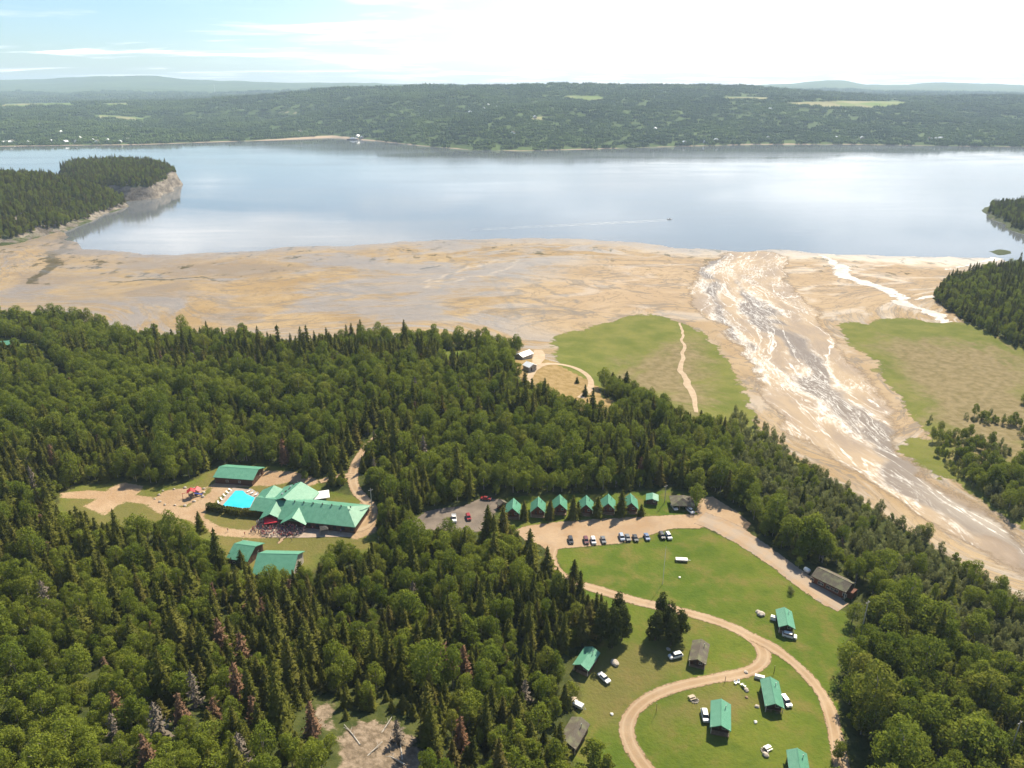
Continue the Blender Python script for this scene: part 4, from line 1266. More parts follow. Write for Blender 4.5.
# --- special trees that are told apart below; the wood keeps clear of them
SPECIAL = [
    # kind, name, photo x, photo y of the foot, scale, label
    ('rust_spruce', 'dead_spruce', 223, 655, 1.0, 'pinkish brown dead spruce, upper left of the reddish pair on the lower left hillside'),
    ('rust_spruce', 'dead_spruce', 245, 668, .95, 'rust brown dead spruce standing above the red one on the lower left hillside'),
    ('rust_spruce', 'dead_spruce', 240, 706, 1.05, 'largest brick red dead spruce on the lower left hillside'),
    ('rust_spruce', 'dead_spruce', 120, 722, .75, 'small orange red dying spruce low among bright birches on the left hillside'),
    ('rust_spruce', 'dead_spruce', 183, 722, .7, 'small brick red dying spruce beside a bare grey one on the left hillside'),
    ('rust_spruce', 'dead_spruce', 216, 722, .7, 'short pinkish dying spruce just below the brick red one'),
    ('rust_spruce', 'dead_spruce', 255, 722, .65, 'short rust spruce by the pale track down the lower left hillside'),
    ('rust_spruce', 'dead_spruce', 445, 672, .95, 'pinkish grey dead spruce in dark wood, left of a brown twin'),
    ('rust_spruce', 'dead_spruce', 464, 680, .95, 'brown dead spruce in dark wood, right of a pinkish twin'),
    ('rust_spruce', 'dead_spruce', 461, 748, .8, 'spruce with a bright red top at the bottom of the dark wood'),
    ('rust_spruce', 'dead_spruce', 252, 612, .8, 'faded red spruce high on the slope below the compound'),
    ('rust_spruce', 'dead_spruce', 108, 678, .55, 'small dark red dying spruce among birches on the far left slope'),
    ('rust_spruce', 'dead_spruce', 313, 735, .8, 'thin red brown spruce by the pale earth left of the bare rock'),
    ('rust_spruce', 'dead_spruce', 150, 770, .8, 'tan red dying spruce cut by the bottom edge of the hillside'),
    ('grey_spruce', 'bare_spruce', 160, 736, 1.0, 'bare grey spruce with a pale skeleton crown, lowest on the left hillside'),
    ('grey_spruce', 'bare_spruce', 197, 706, 1.0, 'bare grey spruce beside the brick red ones on the left hillside'),
    ('grey_spruce', 'bare_spruce', 50, 616, 1.15, 'big leaning grey brown bare spruce at the far left, below the courts'),
    ('grey_spruce', 'bare_spruce', 118, 745, .85, 'bare grey spruce low at left, under the orange red spruce'),
    ('grey_spruce', 'bare_spruce', 414, 606, .9, 'bare pale spruce in the dark wood below the small parking lot'),
    ('grey_spruce', 'bare_spruce', 243, 768, 1.0, 'tall bare trunk at the bottom edge, left of the bare rock'),
    ('grey_spruce', 'bare_spruce', 398, 742, .7, 'small bare grey spruce at the edge of the bare rock'),
    ('grey_spruce', 'bare_spruce', 525, 702, .8, 'bare grey tree beside the big round birches left of the loop road'),
    ('grey_spruce', 'bare_spruce', 925, 672, .75, 'bare grey tree among the tall birches right of the loop road'),
    ('broad_conifer', 'conifer_tree', 655, 640, .92, 'broad dark conifer, left of the round clump by the shingled cabin'),
    ('broad_conifer', 'conifer_tree', 668, 636, 1.0, 'tallest dark conifer, at the centre of the round clump by the shingled cabin'),
    ('broad_conifer', 'conifer_tree', 679, 638, .92, 'dark conifer at the right edge of the round clump by the shingled cabin'),
    ('broad_conifer', 'conifer_tree', 661, 628, .95, 'dark conifer at the back of the round clump, nearest the dirt road'),
    ('broad_conifer', 'conifer_tree', 671, 645, .85, 'front dark conifer of the round clump, over its own wide shadow'),
    ('broad_conifer', 'conifer_tree', 622, 640, 1.0, 'dark conifer at the tip of the wood above the tilted green roofed cabin'),
    ('broad_conifer', 'conifer_tree', 612, 648, 1.05, 'tall dark conifer directly behind the tilted green roofed cabin'),
    ('broad_conifer', 'conifer_tree', 616, 630, 1.0, 'dark conifer where the wood meets the dirt loop road'),
    ('broad_conifer', 'conifer_tree', 600, 641, 1.0, 'dark conifer upper left of the tilted green roofed cabin'),
    ('spruce_tree', 'spruce_tree', 574, 579, .75, 'small lone pointed spruce in the bend of the dirt road'),
    ('spruce_tree', 'spruce_tree', 547, 573, .85, 'pointed dark spruce left of the road below the gravel lot'),
    ('spruce_tree', 'spruce_tree', 530, 560, 1.0, 'dark spruce at the lower left corner of the gravel lot'),
    ('spruce_tree', 'spruce_tree', 524, 519, .6, 'small dark spruce between first and second cabin of the row'),
    ('spruce_tree', 'spruce_tree', 550, 518, .8, 'dark spruce between second and third cabin of the row'),
    ('spruce_tree', 'spruce_tree', 573, 518, .72, 'dark spruce between third and fourth cabin of the row'),
    ('spruce_tree', 'spruce_tree', 578, 516, .62, 'small dark spruce just left of the fourth cabin of the row'),
    ('spruce_tree', 'spruce_tree', 597.5, 516, .78, 'dark spruce between fourth and fifth cabin of the row'),
    ('spruce_tree', 'spruce_tree', 621, 515, .80, 'dark spruce between fifth and sixth cabin of the row'),
    ('spruce_tree', 'spruce_tree', 641, 515, .62, 'dark spruce between the last cabin of the row and the small shed'),
    ('birch_tree', 'birch_tree', 696, 505, .80, 'round green birch right of the brown hip roofed hut'),
    ('birch_tree', 'birch_tree', 852, 622, .72, 'round birch at the end of the grey road below the long building'),
    ('birch_tree', 'birch_tree', 798, 568, .42, 'small round tree beside the road above the long building'),
    ('birch_tree', 'birch_tree', 838, 760, .52, 'pale green bushy tree at the foot of the branch road'),
    ('birch_tree', 'birch_tree', 592, 762, .95, 'leafy birch over the front of the mossy roofed cabin'),
    ('birch_tree', 'birch_tree', 606, 772, .8, 'leafy birch right of the mossy roofed cabin at the bottom edge'),
    ('willow_shrub', 'bush', 790, 592.5, .52, 'single small dark bush on the lawn above the upper green cabin'),
    ('spruce_tree', 'spruce_tree', 201, 532, .62, 'lone small conifer beside the gravel drive left of the pool hedge'),
    ('spruce_tree', 'spruce_tree', 612, 389, .95, 'tall dark spruce by the dry field near the salt marsh, leftmost of three'),
    ('spruce_tree', 'spruce_tree', 619, 389, 1.05, 'tall dark spruce by the dry field near the salt marsh, middle of three'),
    ('spruce_tree', 'spruce_tree', 626, 391, 1.1, 'tall dark spruce by the dry field near the salt marsh, rightmost of three'),
    ('spruce_tree', 'spruce_tree', 585, 396, .55, 'narrow spruce standing alone in the dry field near the salt marsh'),
    ('spruce_tree', 'spruce_tree', 577, 383, .5, 'small spruce standing in the upper half of the dry field'),
    ('birch_tree', 'birch_tree', 305, 480, .55, 'small round tree behind the green lodge, at the dirt yard'),
    ('spruce_tree', 'spruce_tree', 242, 566, .75, 'dark conifer standing between the two lower green roofs'),
]
for kind, nm, ax, ay, s, lb in SPECIAL:
    q = P(ax, ay)
    d = np.hypot(Q[:, 0] - q.x, Q[:, 1] - q.y)
    m_ = d > (3.6 if 'dead' in nm or 'bare' in nm else 2.6)
    Q, px, py, kinds, right, edge_r, sc, rot, var, zz = (a[m_] for a in (Q, px, py, kinds, right, edge_r, sc, rot, var, zz))
    k_ = s * (1.0 if kind != 'spruce_tree' else 1.0)
    tree(kind, nm, q - Vector((0, 0, 1.5 if kind == 'broad_conifer' else .15)), ((k_ * 1.18, k_ * 1.18, k_ * 1.18) if kind == 'broad_conifer' else (k_ * 1.4, k_ * 1.4, k_ * 1.15) if kind == 'rust_spruce' else (k_ * 1.15, k_ * 1.15, k_)), random.uniform(0, 6.28), lb, 'dead spruces in the wood' if 'spruce' in nm and nm != 'spruce_tree' else None)


# --- houses stand inside the clearings; keep their surroundings open
def clear_of(pts, rad):
    global Q, px, py, kinds, right, edge_r, sc, rot, var, zz
    for a, b in pts:
        q = P(a, b)
        m_ = np.hypot(Q[:, 0] - q.x, Q[:, 1] - q.y) > rad
        Q, px, py, kinds, right, edge_r, sc, rot, var, zz = (a_[m_] for a_ in (Q, px, py, kinds, right, edge_r, sc, rot, var, zz))


clear_of([(833, 588), (820, 580), (845, 597)], 9)
clear_of([(586, 663), (580, 672), (569, 740)], 7)
clear_of([(865, 588), (860, 625)], 3)
clear_of([(522, 358), (530, 370), (526, 364)], 7)
clear_of([(240, 562), (278, 570), (290, 572), (262, 572)], 6)

# the nearest trees in the picture are things of their own, the rest of the wood is one object
TOPH = {0: 13.0, 1: 10.5, 2: 5.5, 3: 11.0}
inside = (px > 4) & (px < 1020) & (py - 8 < 768) & (py > 300)
pj = project(Q[:, 0], Q[:, 1], zz)
size = np.array([TOPH[k] for k in kinds]) * sc / pj[2]
own = np.zeros(len(Q), bool)
for k, most in ((0, 262), (1, 288), (2, 150)):
    idx = np.where((kinds == k) & inside)[0]
    own[idx[np.argsort(-size[idx])[:most]]] = True


def zone(k, a, b, r):
    if k == 2:
        return ('olive grey willow shrub in the thicket along the sandy river bank', 'willow shrubs along the river bank')
    nm = 'dark spruce' if k == 0 else 'leafy birch'
    if r:
        return (f'{nm} between lawn and river, right of the loop road', f'{nm}s right of the loop road')
    if a < 165:
        return (f'{nm} on the hillside in the lower left corner', f'{nm}s in the lower left corner')
    if a < 335:
        return (f'{nm} on the slope around the dead red spruces', f'{nm}s around the dead red spruces')
    if a < 420:
        return (f'{nm} beside the bare rock at the bottom edge', f'{nm}s beside the bare rock')
    return (f'{nm} in the dark wood left of the loop road cabins', f'{nm}s left of the loop road cabins')


KN = ['spruce_tree', 'birch_tree', 'willow_shrub']
for i in np.where(own)[0]:
    lb, gr = zone(kinds[i], px[i], py[i], right[i])
    s = float(sc[i])
    hs = s * random.uniform(.82, 1.22)
    tree(KN[kinds[i]], KN[kinds[i]], (Q[i, 0], Q[i, 1], zz[i]), (s, s, hs), float(rot[i]), lb, gr, int(var[i]))


# ------------------------------------------------------------------ masses of trees: one object each, instanced from the same shapes
def collection_of(name, meshes):
    c = bpy.data.collections.new(name)
    for k, me in enumerate(meshes):
        o = bpy.data.objects.new(f'{name}_{k:02d}', me)
        c.objects.link(o)
    return c


def mass(name, pts, scl, rz, idx, col, label, cat):
    me = bpy.data.meshes.new(name)
    me.vertices.add(len(pts)); me.vertices.foreach_set('co', np.asarray(pts, np.float32).ravel())
    for nm, v in (('size', scl), ('turn', rz), ('tall', np.asarray(scl) * np.random.default_rng(len(pts)).uniform(.80, 1.25, len(pts)))):
        add_attr(me, nm, v)
    a = me.attributes.new('which', 'INT', 'POINT'); a.data.foreach_set('value', np.asarray(idx, np.int32))
    o = mesh_obj(name, me)
    tag(o, label, cat, None, 'stuff')
    ng = bpy.data.node_groups.new(name, 'GeometryNodeTree')
    ng.interface.new_socket('Geometry', in_out='INPUT', socket_type='NodeSocketGeometry')
    ng.interface.new_socket('Geometry', in_out='OUTPUT', socket_type='NodeSocketGeometry')
    N = ng.nodes
    gi, go = N.new('NodeGroupInput'), N.new('NodeGroupOutput')
    ip = N.new('GeometryNodeInstanceOnPoints')
    ci = N.new('GeometryNodeCollectionInfo')
    ci.inputs[0].default_value = col; ci.inputs[1].default_value = True; ci.inputs[2].default_value = True
    ip.inputs['Pick Instance'].default_value = True

    def at(nm, typ):
        q = N.new('GeometryNodeInputNamedAttribute'); q.data_type = typ; q.inputs[0].default_value = nm
        return q.outputs['Attribute']
    cb = N.new('ShaderNodeCombineXYZ')
    lk = ng.links.new
    lk(gi.outputs[0], ip.inputs['Points']); lk(ci.outputs[0], ip.inputs['Instance'])
    lk(at('which', 'INT'), ip.inputs['Instance Index'])
    lk(at('turn', 'FLOAT'), cb.inputs[2])
    try:
        e2r = N.new('FunctionNodeEulerToRotation'); lk(cb.outputs[0], e2r.inputs[0]); lk(e2r.outputs[0], ip.inputs['Rotation'])
    except Exception:
        lk(cb.outputs[0], ip.inputs['Rotation'])
    cs = N.new('ShaderNodeCombineXYZ'); lk(at('size', 'FLOAT'), cs.inputs[0]); lk(at('size', 'FLOAT'), cs.inputs[1]); lk(at('tall', 'FLOAT'), cs.inputs[2])
    lk(cs.outputs[0], ip.inputs['Scale'])
    lk(ip.outputs[0], go.inputs[0])
    md = o.modifiers.new('scatter', 'NODES'); md.node_group = ng
    return o


KN4 = KN + ['grey_spruce', 'rust_spruce']
WHOLE = [x[2] for k in KN4 for x in TREES[k]]
CNT = [len(TREES[k]) for k in KN] + [4]
OFF = list(np.cumsum([0] + CNT))
wood = collection_of('wood', WHOLE)
rest = ~own
which = np.array([OFF[k] + v % CNT[k] for k, v in zip(kinds[rest], var[rest])])
mass('forest', np.c_[Q[rest], zz[rest]], sc[rest], rot[rest], which, wood, 'dense mixed wood running from the compound to the tidal flat', 'forest')

# bluff on the right and scrub on the east bank
q = scatter(4.2, 300, 760, 440, 900, 15)
a, b, _ = project(q[:, 0], q[:, 1], hz(q[:, 0], q[:, 1]))
ok = (sdf(q, EFOREST) > 0) & (a < 1200)
gE = np.random.default_rng(3)
bluff = q[ok]
scrub_zone = PP([(925, 412), (960, 420), (1030, 400), (1200, 470), (1200, 620), (1030, 535), (985, 500), (955, 478), (935, 455)])
dense_zone = PP([(950, 440), (1000, 430), (1040, 440), (1200, 500), (1200, 640), (1030, 534), (1000, 512), (975, 490), (958, 468)])
q2 = scatter(3.2, 180, 620, 260, 560, 16)
den_ = fbm(q2[:, 0] / 22, q2[:, 1] / 22, 91, 3)
ok2 = (sdf(q2, scrub_zone) > 0) & (den_ > np.where(sdf(q2, dense_zone) > 0, .38, .47))
q2 = q2[ok2]
mass('bluff_forest', np.c_[bluff, hz(*bluff.T) - .2], gE.uniform(.6, 1.0, len(bluff)), gE.uniform(0, 6.28, len(bluff)),
     np.where(gE.uniform(0, 1, len(bluff)) < .55, gE.integers(0, CNT[0], len(bluff)), OFF[1] + gE.integers(0, CNT[1], len(bluff))), wood, 'dark wooded bluff beside the salt marsh at the right edge', 'forest')
mass('scrub', np.c_[q2, hz(*q2.T) - .2], gE.uniform(.28, .75, len(q2)) * np.where(sdf(q2, dense_zone) > 0, 1.25, .8), gE.uniform(0, 6.28, len(q2)),
     np.where(gE.uniform(0, 1, len(q2)) < .55, OFF[2] + gE.integers(0, CNT[2], len(q2)), OFF[1] + gE.integers(0, CNT[1], len(q2))), wood, 'scattered scrub on dry ground across the river', 'scrub')
# low bushes at the marsh edge and forest margins
q3 = scatter(5.0, 100, 330, 330, 480, 18)
okk = (sdf(q3, PP([(712, 425), (735, 412), (762, 425), (800, 455), (850, 490), (845, 500), (780, 462), (730, 442)])) > 0) & (gE.uniform(0, 1, len(q3)) < .8)
q3 = q3[okk]
mass('marsh_bushes', np.c_[q3, hz(*q3.T) - .2], gE.uniform(.45, .95, len(q3)), gE.uniform(0, 6.28, len(q3)), OFF[2] + gE.integers(0, CNT[2], len(q3)), wood, 'low grey green bushes between the wood and the river sand', 'bushes')

# trees of the headlands
hp, hs = [], []
for V, x, y, z, s in HEADS[:3]:
    XX, YY = np.meshgrid(x, y)
    gyy, gxx = np.gradient(z, y, x)
    steep = np.hypot(gxx, gyy)
    for (jx, jy) in [(0, 0), (3, 3)]:
        okh = (s > 7) & (z > 2.5) & (steep < 1.05)
        p_ = np.c_[XX[okh] + jx + gE.uniform(-2, 2, okh.sum()), YY[okh] + jy + gE.uniform(-2, 2, okh.sum()), z[okh] - .6]
        hp.append(p_)
hp = np.vstack(hp)
a, b, _ = project(*hp.T)
hp = hp[(a > -220) & (a < 1240)]
mass('headland_forest', hp, gE.uniform(.5, .95, len(hp)), gE.uniform(0, 6.28, len(hp)),
     np.where(gE.uniform(0, 1, len(hp)) < .6, gE.integers(0, CNT[0], len(hp)), OFF[1] + gE.integers(0, CNT[1], len(hp))), wood, 'dark trees covering the rocky headland and the islet', 'forest')


# far woods: clumps of a dozen small trees each
def clump(seed):
    g = np.random.default_rng(seed)
    b = MB()
    for k in range(15):
        x, y = g.uniform(-15, 15, 2)
        if g.uniform() < .45:
            h, r = g.uniform(10, 16), g.uniform(2.2, 3.2)
            pts = [(x, y, h)] + [(x + r * math.cos(6.283 * j / 6) * g.uniform(.7, 1.2), y + r * math.sin(6.283 * j / 6) * g.uniform(.7, 1.2), g.uniform(1, 3)) for j in range(6)]
            b.faces(pts, [(0, 1 + j, 1 + (j + 1) % 6) for j in range(6)])
        else:
            b.ball((x, y, g.uniform(5, 7.5)), g.uniform(3.2, 5), 1, (1, 1, .95), .22)
    return b.mesh('wood_clump', M['far_leaf'])


m, t = material('far leaves'); M['far_leaf'] = m
o = t.obj(); r_ = t.rand()
c = t.mix(t.step(t.noise(o, .09, 2), .38, .62), (0.050, 0.082, 0.026), (0.115, 0.168, 0.042))
loc = t.n('ShaderNodeObjectInfo').outputs['Location']
c = t.mix(t.math('MULTIPLY', r_, .45), c, (0.085, 0.125, 0.032))
c = t.mix(t.math('MULTIPLY', t.step(t.noise(loc, 0.0045, 4, 0.6), 0.46, 0.62), .7), c, (0.135, 0.190, 0.045))
c = t.mix(t.math('MULTIPLY', t.step(t.noise(loc, 0.003, 4, 0.6), 0.50, 0.38), .6), c, (0.045, 0.078, 0.026))
t.out(t.bsdf(c, .95, .05))
clumps = collection_of('wood_clumps', [clump(600 + k) for k in range(8)])
gF = np.random.default_rng(77)
pts, ss = [], []
for (ya, yb, spc, s0) in ((0, 4300, 23, 1.0), (4300, 6200, 34, 1.35), (6200, 9000, 60, 1.9)):
    N_ = int(1.6 * ((yb + max(ya, 2330)) / 2) * (yb - max(ya, 2330)) / spc ** 2)
    Yr = gF.uniform(max(ya, 2330), yb, N_); u = gF.uniform(-.82, .82, N_) ; keepw = gF.uniform(0, 1, N_) < Yr / yb
    Yr, u = Yr[keepw], u[keepw]
    fu = (u - uu[0]) / (uu[1] - uu[0]); iu = fu.astype(int); fu -= iu
    ys = sh_y[iu] * (1 - fu) + sh_y[iu + 1] * fu
    v = np.clip((Yr - ys) / (14500 - ys), 0, 1)
    fv = np.interp(v, vv, np.arange(NV)); iv = np.minimum(fv.astype(int), NV - 2); fv -= iv
    bl = lambda A: (A[iv, iu] * (1 - fu) + A[iv, iu + 1] * fu) * (1 - fv) + (A[iv + 1, iu] * (1 - fu) + A[iv + 1, iu + 1] * fu) * fv
    zt, ft = bl(Z), bl(hill_field)
    beach = np.interp(project(u * Yr, Yr, zt)[0], [0, 130, 250, 300, 350, 378, 470, 1024], [20, 20, 16, 48, 52, 18, 6, 5])
    k = (Yr - ys > beach) & (ft < -.3)
    pts.append(np.c_[u * Yr, Yr, zt - 1.2][k]); ss.append(s0 * gF.uniform(.7, 1.15, k.sum()))
pts = np.vstack(pts); ss = np.concatenate(ss)
mass('far_forest', pts, ss, gF.uniform(0, 6.28, len(pts)), gF.integers(0, 8, len(pts)), clumps, 'hazy green woods covering the hills across the bay', 'forest')
print('trees', len(Q), 'own', own.sum(), 'far clumps', len(pts), 'headland', len(hp))

# ------------------------------------------------------------------ haze: one even body of air round everything
m, t = material('haze'); M['haze'] = m
pv = t.n('ShaderNodeVolumePrincipled')
pv.inputs['Color'].default_value = (0.60, 0.77, 1.0, 1)
pv.inputs['Density'].default_value = HAZE
pv.inputs['Anisotropy'].default_value = 0.1
mo = t.n('ShaderNodeOutputMaterial')
t.t.links.new(pv.outputs[0], mo.inputs['Volume'])
ho = MB().box(-20000, 20000, -2000, 18500, -7.2, 470).build('haze', m)
tag(ho, kind='stuff')

# ------------------------------------------------------------------ buildings
def at_h(px_, py_, h):
    """Point h metres above the terrain that is seen at photo point (px_, py_)."""
    z = 9.0
    for _ in range(14):
        x, y = ray(px_, py_, z + h)
        z = 0.4 * z + 0.6 * float(hz(x, y))
    x, y = ray(px_, py_, z + h)
    return Vector((x, y, float(hz(x, y)) + h))


def roof_solid(L, hw, ze, zr, th=.22, hip0=0.0, hip1=0.0):
    """Gable or hipped roof along local Y from -L/2 to L/2; hip = how far the ridge stops short of each end."""
    a, b = -L / 2, L / 2
    top = [(-hw, a, ze), (hw, a, ze), (hw, b, ze), (-hw, b, ze), (0, a + hip0, zr), (0, b - hip1, zr)]
    low = [(x, y, z - th) for x, y, z in top]
    f = [(0, 4, 5, 3), (1, 2, 5, 4), (0, 1, 4), (3, 5, 2)]
    if hip0 == 0: f.remove((0, 1, 4))
    if hip1 == 0: f.remove((3, 5, 2))
    F = [q for q in f] + [tuple(i + 6 for i in q[::-1]) for q in f]
    rim = [(0, 3), (3, 2) if hip1 else None, (2, 1), (1, 0) if hip0 else None]
    if not hip0: rim += [(4, 0), (1, 4)]
    if not hip1: rim += [(3, 5), (5, 2)]
    F += [(i, j, j + 6, i + 6) for q in rim if q for i, j in [q]]
    return MB().faces(top + low, F)


def gable_walls(L, hw, ze, zr, z0=-1.2, flat=False):
    a, b = -L / 2, L / 2
    zr = ze if flat else zr
    pts = [(-hw, a, z0), (hw, a, z0), (hw, a, ze), (0, a, zr), (-hw, a, ze), (-hw, b, z0), (hw, b, z0), (hw, b, ze), (0, b, zr), (-hw, b, ze)]
    return MB().faces(pts, [(0, 1, 2, 3, 4), (9, 8, 7, 6, 5), (0, 5, 6, 1), (1, 6, 7, 2), (2, 7, 8, 3), (3, 8, 9, 4), (4, 9, 5, 0)])


def window(parent, x, y, z, w, h, axis, out, mat='trim'):
    """A framed pane on a wall; axis = the wall's normal axis, out = its direction."""
    d0, d1, d2 = .02 * out, .07 * out, .05 * out
    t_ = .08

    def bx(mb, u0, u1, z0, z1, a, b):
        a, b = min(a, b), max(a, b)
        return mb.box(x + u0, x + u1, y + a, y + b, z0, z1) if axis == 'y' else mb.box(x + a, x + b, y + u0, y + u1, z0, z1)
    f = MB()
    for u0, u1, z0, z1 in ((-w / 2 - t_, w / 2 + t_, z + h, z + h + t_), (-w / 2 - t_, w / 2 + t_, z - t_, z), (-w / 2 - t_, -w / 2, z, z + h), (w / 2, w / 2 + t_, z, z + h), (-.03, .03, z, z + h)):
        bx(f, u0, u1, z0, z1, d0, d1)
    fo = f.build('window', M[mat], parent)
    bx(MB(), -w / 2, w / 2, z, z + h, .005 * out, d2 if abs(d2) < .04 else .04 * out).build('pane', M['glass'], fo)


def door(parent, x, y, z, out, w=.95, h=2.05, mat='door', axis='y'):
    d = MB()
    if axis == 'y': d.box(x - w / 2, x + w / 2, min(y, y + .06 * out), max(y, y + .06 * out), z, z + h)
    else: d.box(min(x, x + .06 * out), max(x, x + .06 * out), y - w / 2, y + w / 2, z, z + h)
    do = d.build('door', M[mat], parent)
    hd = MB().ball((x + w * .36, y + .1 * out, z + 1.0), .05) if axis == 'y' else MB().ball((x + .1 * out, y + w * .36, z + 1.0), .05)
    hd.build('handle', M['steel'], do)


def cabin(name, label, rb, rf, w, wall_h, rise, roof, wall, group=None, porch=1.6, chimney=True, cat='cabin', post='trim', lean=False, walls_flip=False, cap=True):
    """Gabled cabin whose ridge runs from photo point rb to rf; the gable at rf is its front."""
    H = wall_h + rise
    B, Fp = at_h(*rb, H), at_h(*rf, H)
    d = (Fp - B); d.z = 0
    L = d.length; d.normalize()
    c = (B + Fp) / 2
    base = float(hz(c.x, c.y)) + .15
    root = empty(name, (c.x, c.y, base), math.atan2(d.y, d.x) + math.pi / 2)      # local -Y faces the front
    tag(root, label, cat, group)
    hw = w / 2
    oh, oe = .40, .45
    roof_solid(L, hw, wall_h - .12, H, .16).build('roof', M[roof], root)
    ro = [o for o in root.children][0]
    if cap:
        MB().hull([(s * .16, y, H - .02) for s in (-1, 1) for y in (-L / 2, L / 2)] + [(0, y, H + .07) for y in (-L / 2, L / 2)]).build('ridge_cap', M[roof], ro)
    y0, y1 = -L / 2 + oe + porch, L / 2 - oe
    wb = gable_walls(y1 - y0, hw - oh, wall_h - .12 + rise * oh / hw - .22, H - .24)
    wb.xf(Matrix.Translation((0, (y0 + y1) / 2, 0)))
    wo = wb.build('wall', M[wall], root)
    # corner boards, fascia on the front gable
    f = MB()
    for s in (-1, 1):
        f.hull([(s * hw, -L / 2 - .04, wall_h - .34), (s * hw, -L / 2 - .04, wall_h - .10), (0, -L / 2 - .04, H - .22), (0, -L / 2 - .04, H + .02)] + [(s * hw, -L / 2 - .003, wall_h - .34), (s * hw, -L / 2 - .003, wall_h - .10), (0, -L / 2 - .003, H - .22), (0, -L / 2 - .003, H + .02)])
    f.build('fascia', M[roof], root)
    door(root, -hw * .28, y0, .05, -1)
    window(root, hw * .36, y0, 1.0, .9, .9, 'y', -1)
    for s in (-1, 1):
        for k in range(2 if y1 - y0 > 5 else 1):
            window(root, s * (hw - oh), y0 + (y1 - y0) * ((k + 1) / (3 if y1 - y0 > 5 else 2)), 1.0, 1.0, .85, 'x', s)
    if porch > .4:
        pb = MB().box(-hw + oh, hw - oh, -L / 2 + oe * .4, y0 - .01, -.8, .02)
        pb.build('porch_floor', M['wood'], root)
        for s in (-1, 1):
            MB().box(s * (hw - oh) - .08, s * (hw - oh) + .08, -L / 2 + oe * .6 - .08, -L / 2 + oe * .6 + .08, .02, wall_h + rise * .12).build('porch_post', M[post], root)
        r_ = MB()
        for s in (-1, 1):
            a_, b2 = sorted((s * (hw - oh - .1), s * .55))
            r_.box(a_, b2, -L / 2 + oe * .6 - .04, -L / 2 + oe * .6 + .04, .85, .93)
            for k in range(6):
                xx = a_ + (b2 - a_) * (k + .5) / 6
                r_.box(xx - .03, xx + .03, -L / 2 + oe * .6 - .03, -L / 2 + oe * .6 + .03, .02, .85)
        r_.build('railing', M['wood'], root)
    if chimney:
        xx, yy = hw * .45, L * .22
        zz_ = H - rise * .45
        MB().tube([(xx, yy, zz_ - .5), (xx, yy, zz_ + 1.0)], .11, 8).lathe([(.16, 0), (.16, .05), (.04, .16)], 8, (xx, yy, zz_ + 1.05)).build('stove_pipe', M['steel'], ro)
    return root


ORD = ['leftmost', 'second', 'third', 'fourth', 'fifth', 'rightmost']
for k, (bx_, by_) in enumerate([(512, 518.7), (537.4, 517.0), (559.5, 514.6), (585.8, 515.5), (607.8, 514.2), (631, 513.6)]):
    lean_ = [1.6, 1.0, .3, 0.6, .6, -.6][k]
    lab = f'{ORD[k]} of six steep green roofed red log cabins in a row' if k in (0, 5) else f'{ORD[k]} from the left of six steep green roofed red log cabins'
    cabin('log_cabin', lab, (bx_ + lean_, by_ - 20.4), (bx_ + .4, by_ - 10.4), 6.4, 2.5, 3.0, 'green_roof', 'red_log', 'red log cabins in a row behind the gravel lot', 1.8, True)
cabin('tool_shed', 'small green roofed shed at the right end of the cabin row', (652.5, 492.8), (652.3, 499.2), 5.4, 2.3, .75, 'green_roof', 'brown_log', None, 0.3, False, 'shed')

GC = 'green roofed cabins around the loop road'
cabin('green_cabin', 'green roofed brown cabin on the upper lawn with a white car in front', (784.2, 607.2), (787.6, 625.4), 5.3, 2.5, 1.25, 'green_roof', 'brown_log', GC, 1.2, True)
cabin('green_cabin', 'green roofed brown cabin between a white box and a parked white car', (769.8, 677.6), (775.6, 703.4), 5.4, 2.5, 1.3, 'green_roof', 'brown_log', GC, 1.2, True)
cabin('green_cabin', 'green roofed brown cabin with a white car on its left side', (721.3, 699.0), (721.0, 726.0), 5.6, 2.5, 1.3, 'green_roof', 'brown_log', GC, 1.2, True)
cabin('green_cabin', 'green roofed cabin cut off by the bottom edge of the photo', (797.2, 748.5), (801.5, 776), 5.2, 2.5, 1.25, 'green_roof', 'brown_log', GC, 1.2, True)
cabin('green_cabin', 'tilted green roofed cabin at the edge of the dark wood', (592.6, 647), (580.6, 664.8), 5.4, 2.4, 1.2, 'green_roof', 'brown_log', GC, .8, True)
cabin('shingled_cabin', 'dark shingle roofed cabin in the bend beside the round spruce clump', (701.6, 639.2), (697.6, 659.2), 5.4, 2.4, 1.2, 'dark_roof', 'brown_log', None, .6, True)
cabin('shingled_cabin', 'mossy dark roofed cabin half hidden by leafy birches at the bottom edge', (581, 718), (566.5, 741), 5.6, 2.4, 1.2, 'dark_roof', 'brown_log', None, .6, True)

# lean-to roofs of two cabins
for (a, b), (c2, d2) in (((774.8, 683.5), (778.2, 691.5)), ((805.5, 756), (808.2, 768))):
    pass

# long building beside the grey road
lb_ = cabin('long_lodge', 'long reddish brown building with weathered dark roof beside the grey road', (817.2, 566.8), (852, 584.5), 8.2, 3.0, 1.7, 'dark_roof', 'red_log', None, .6, False, 'building')
for k in range(5):
    window(lb_, -(4.1 - .4), -6 + k * 3.0, .9, 1.3, 1.1, 'x', -1)
Lh = min(v.co.y for o in lb_.children if o.name.startswith('wall') for v in o.data.vertices)
ext = MB().box(-1.8, 1.8, Lh - 2.6, Lh - .01, -1.0, 2.2)
ext.build('annex', M['red_log'], lb_)

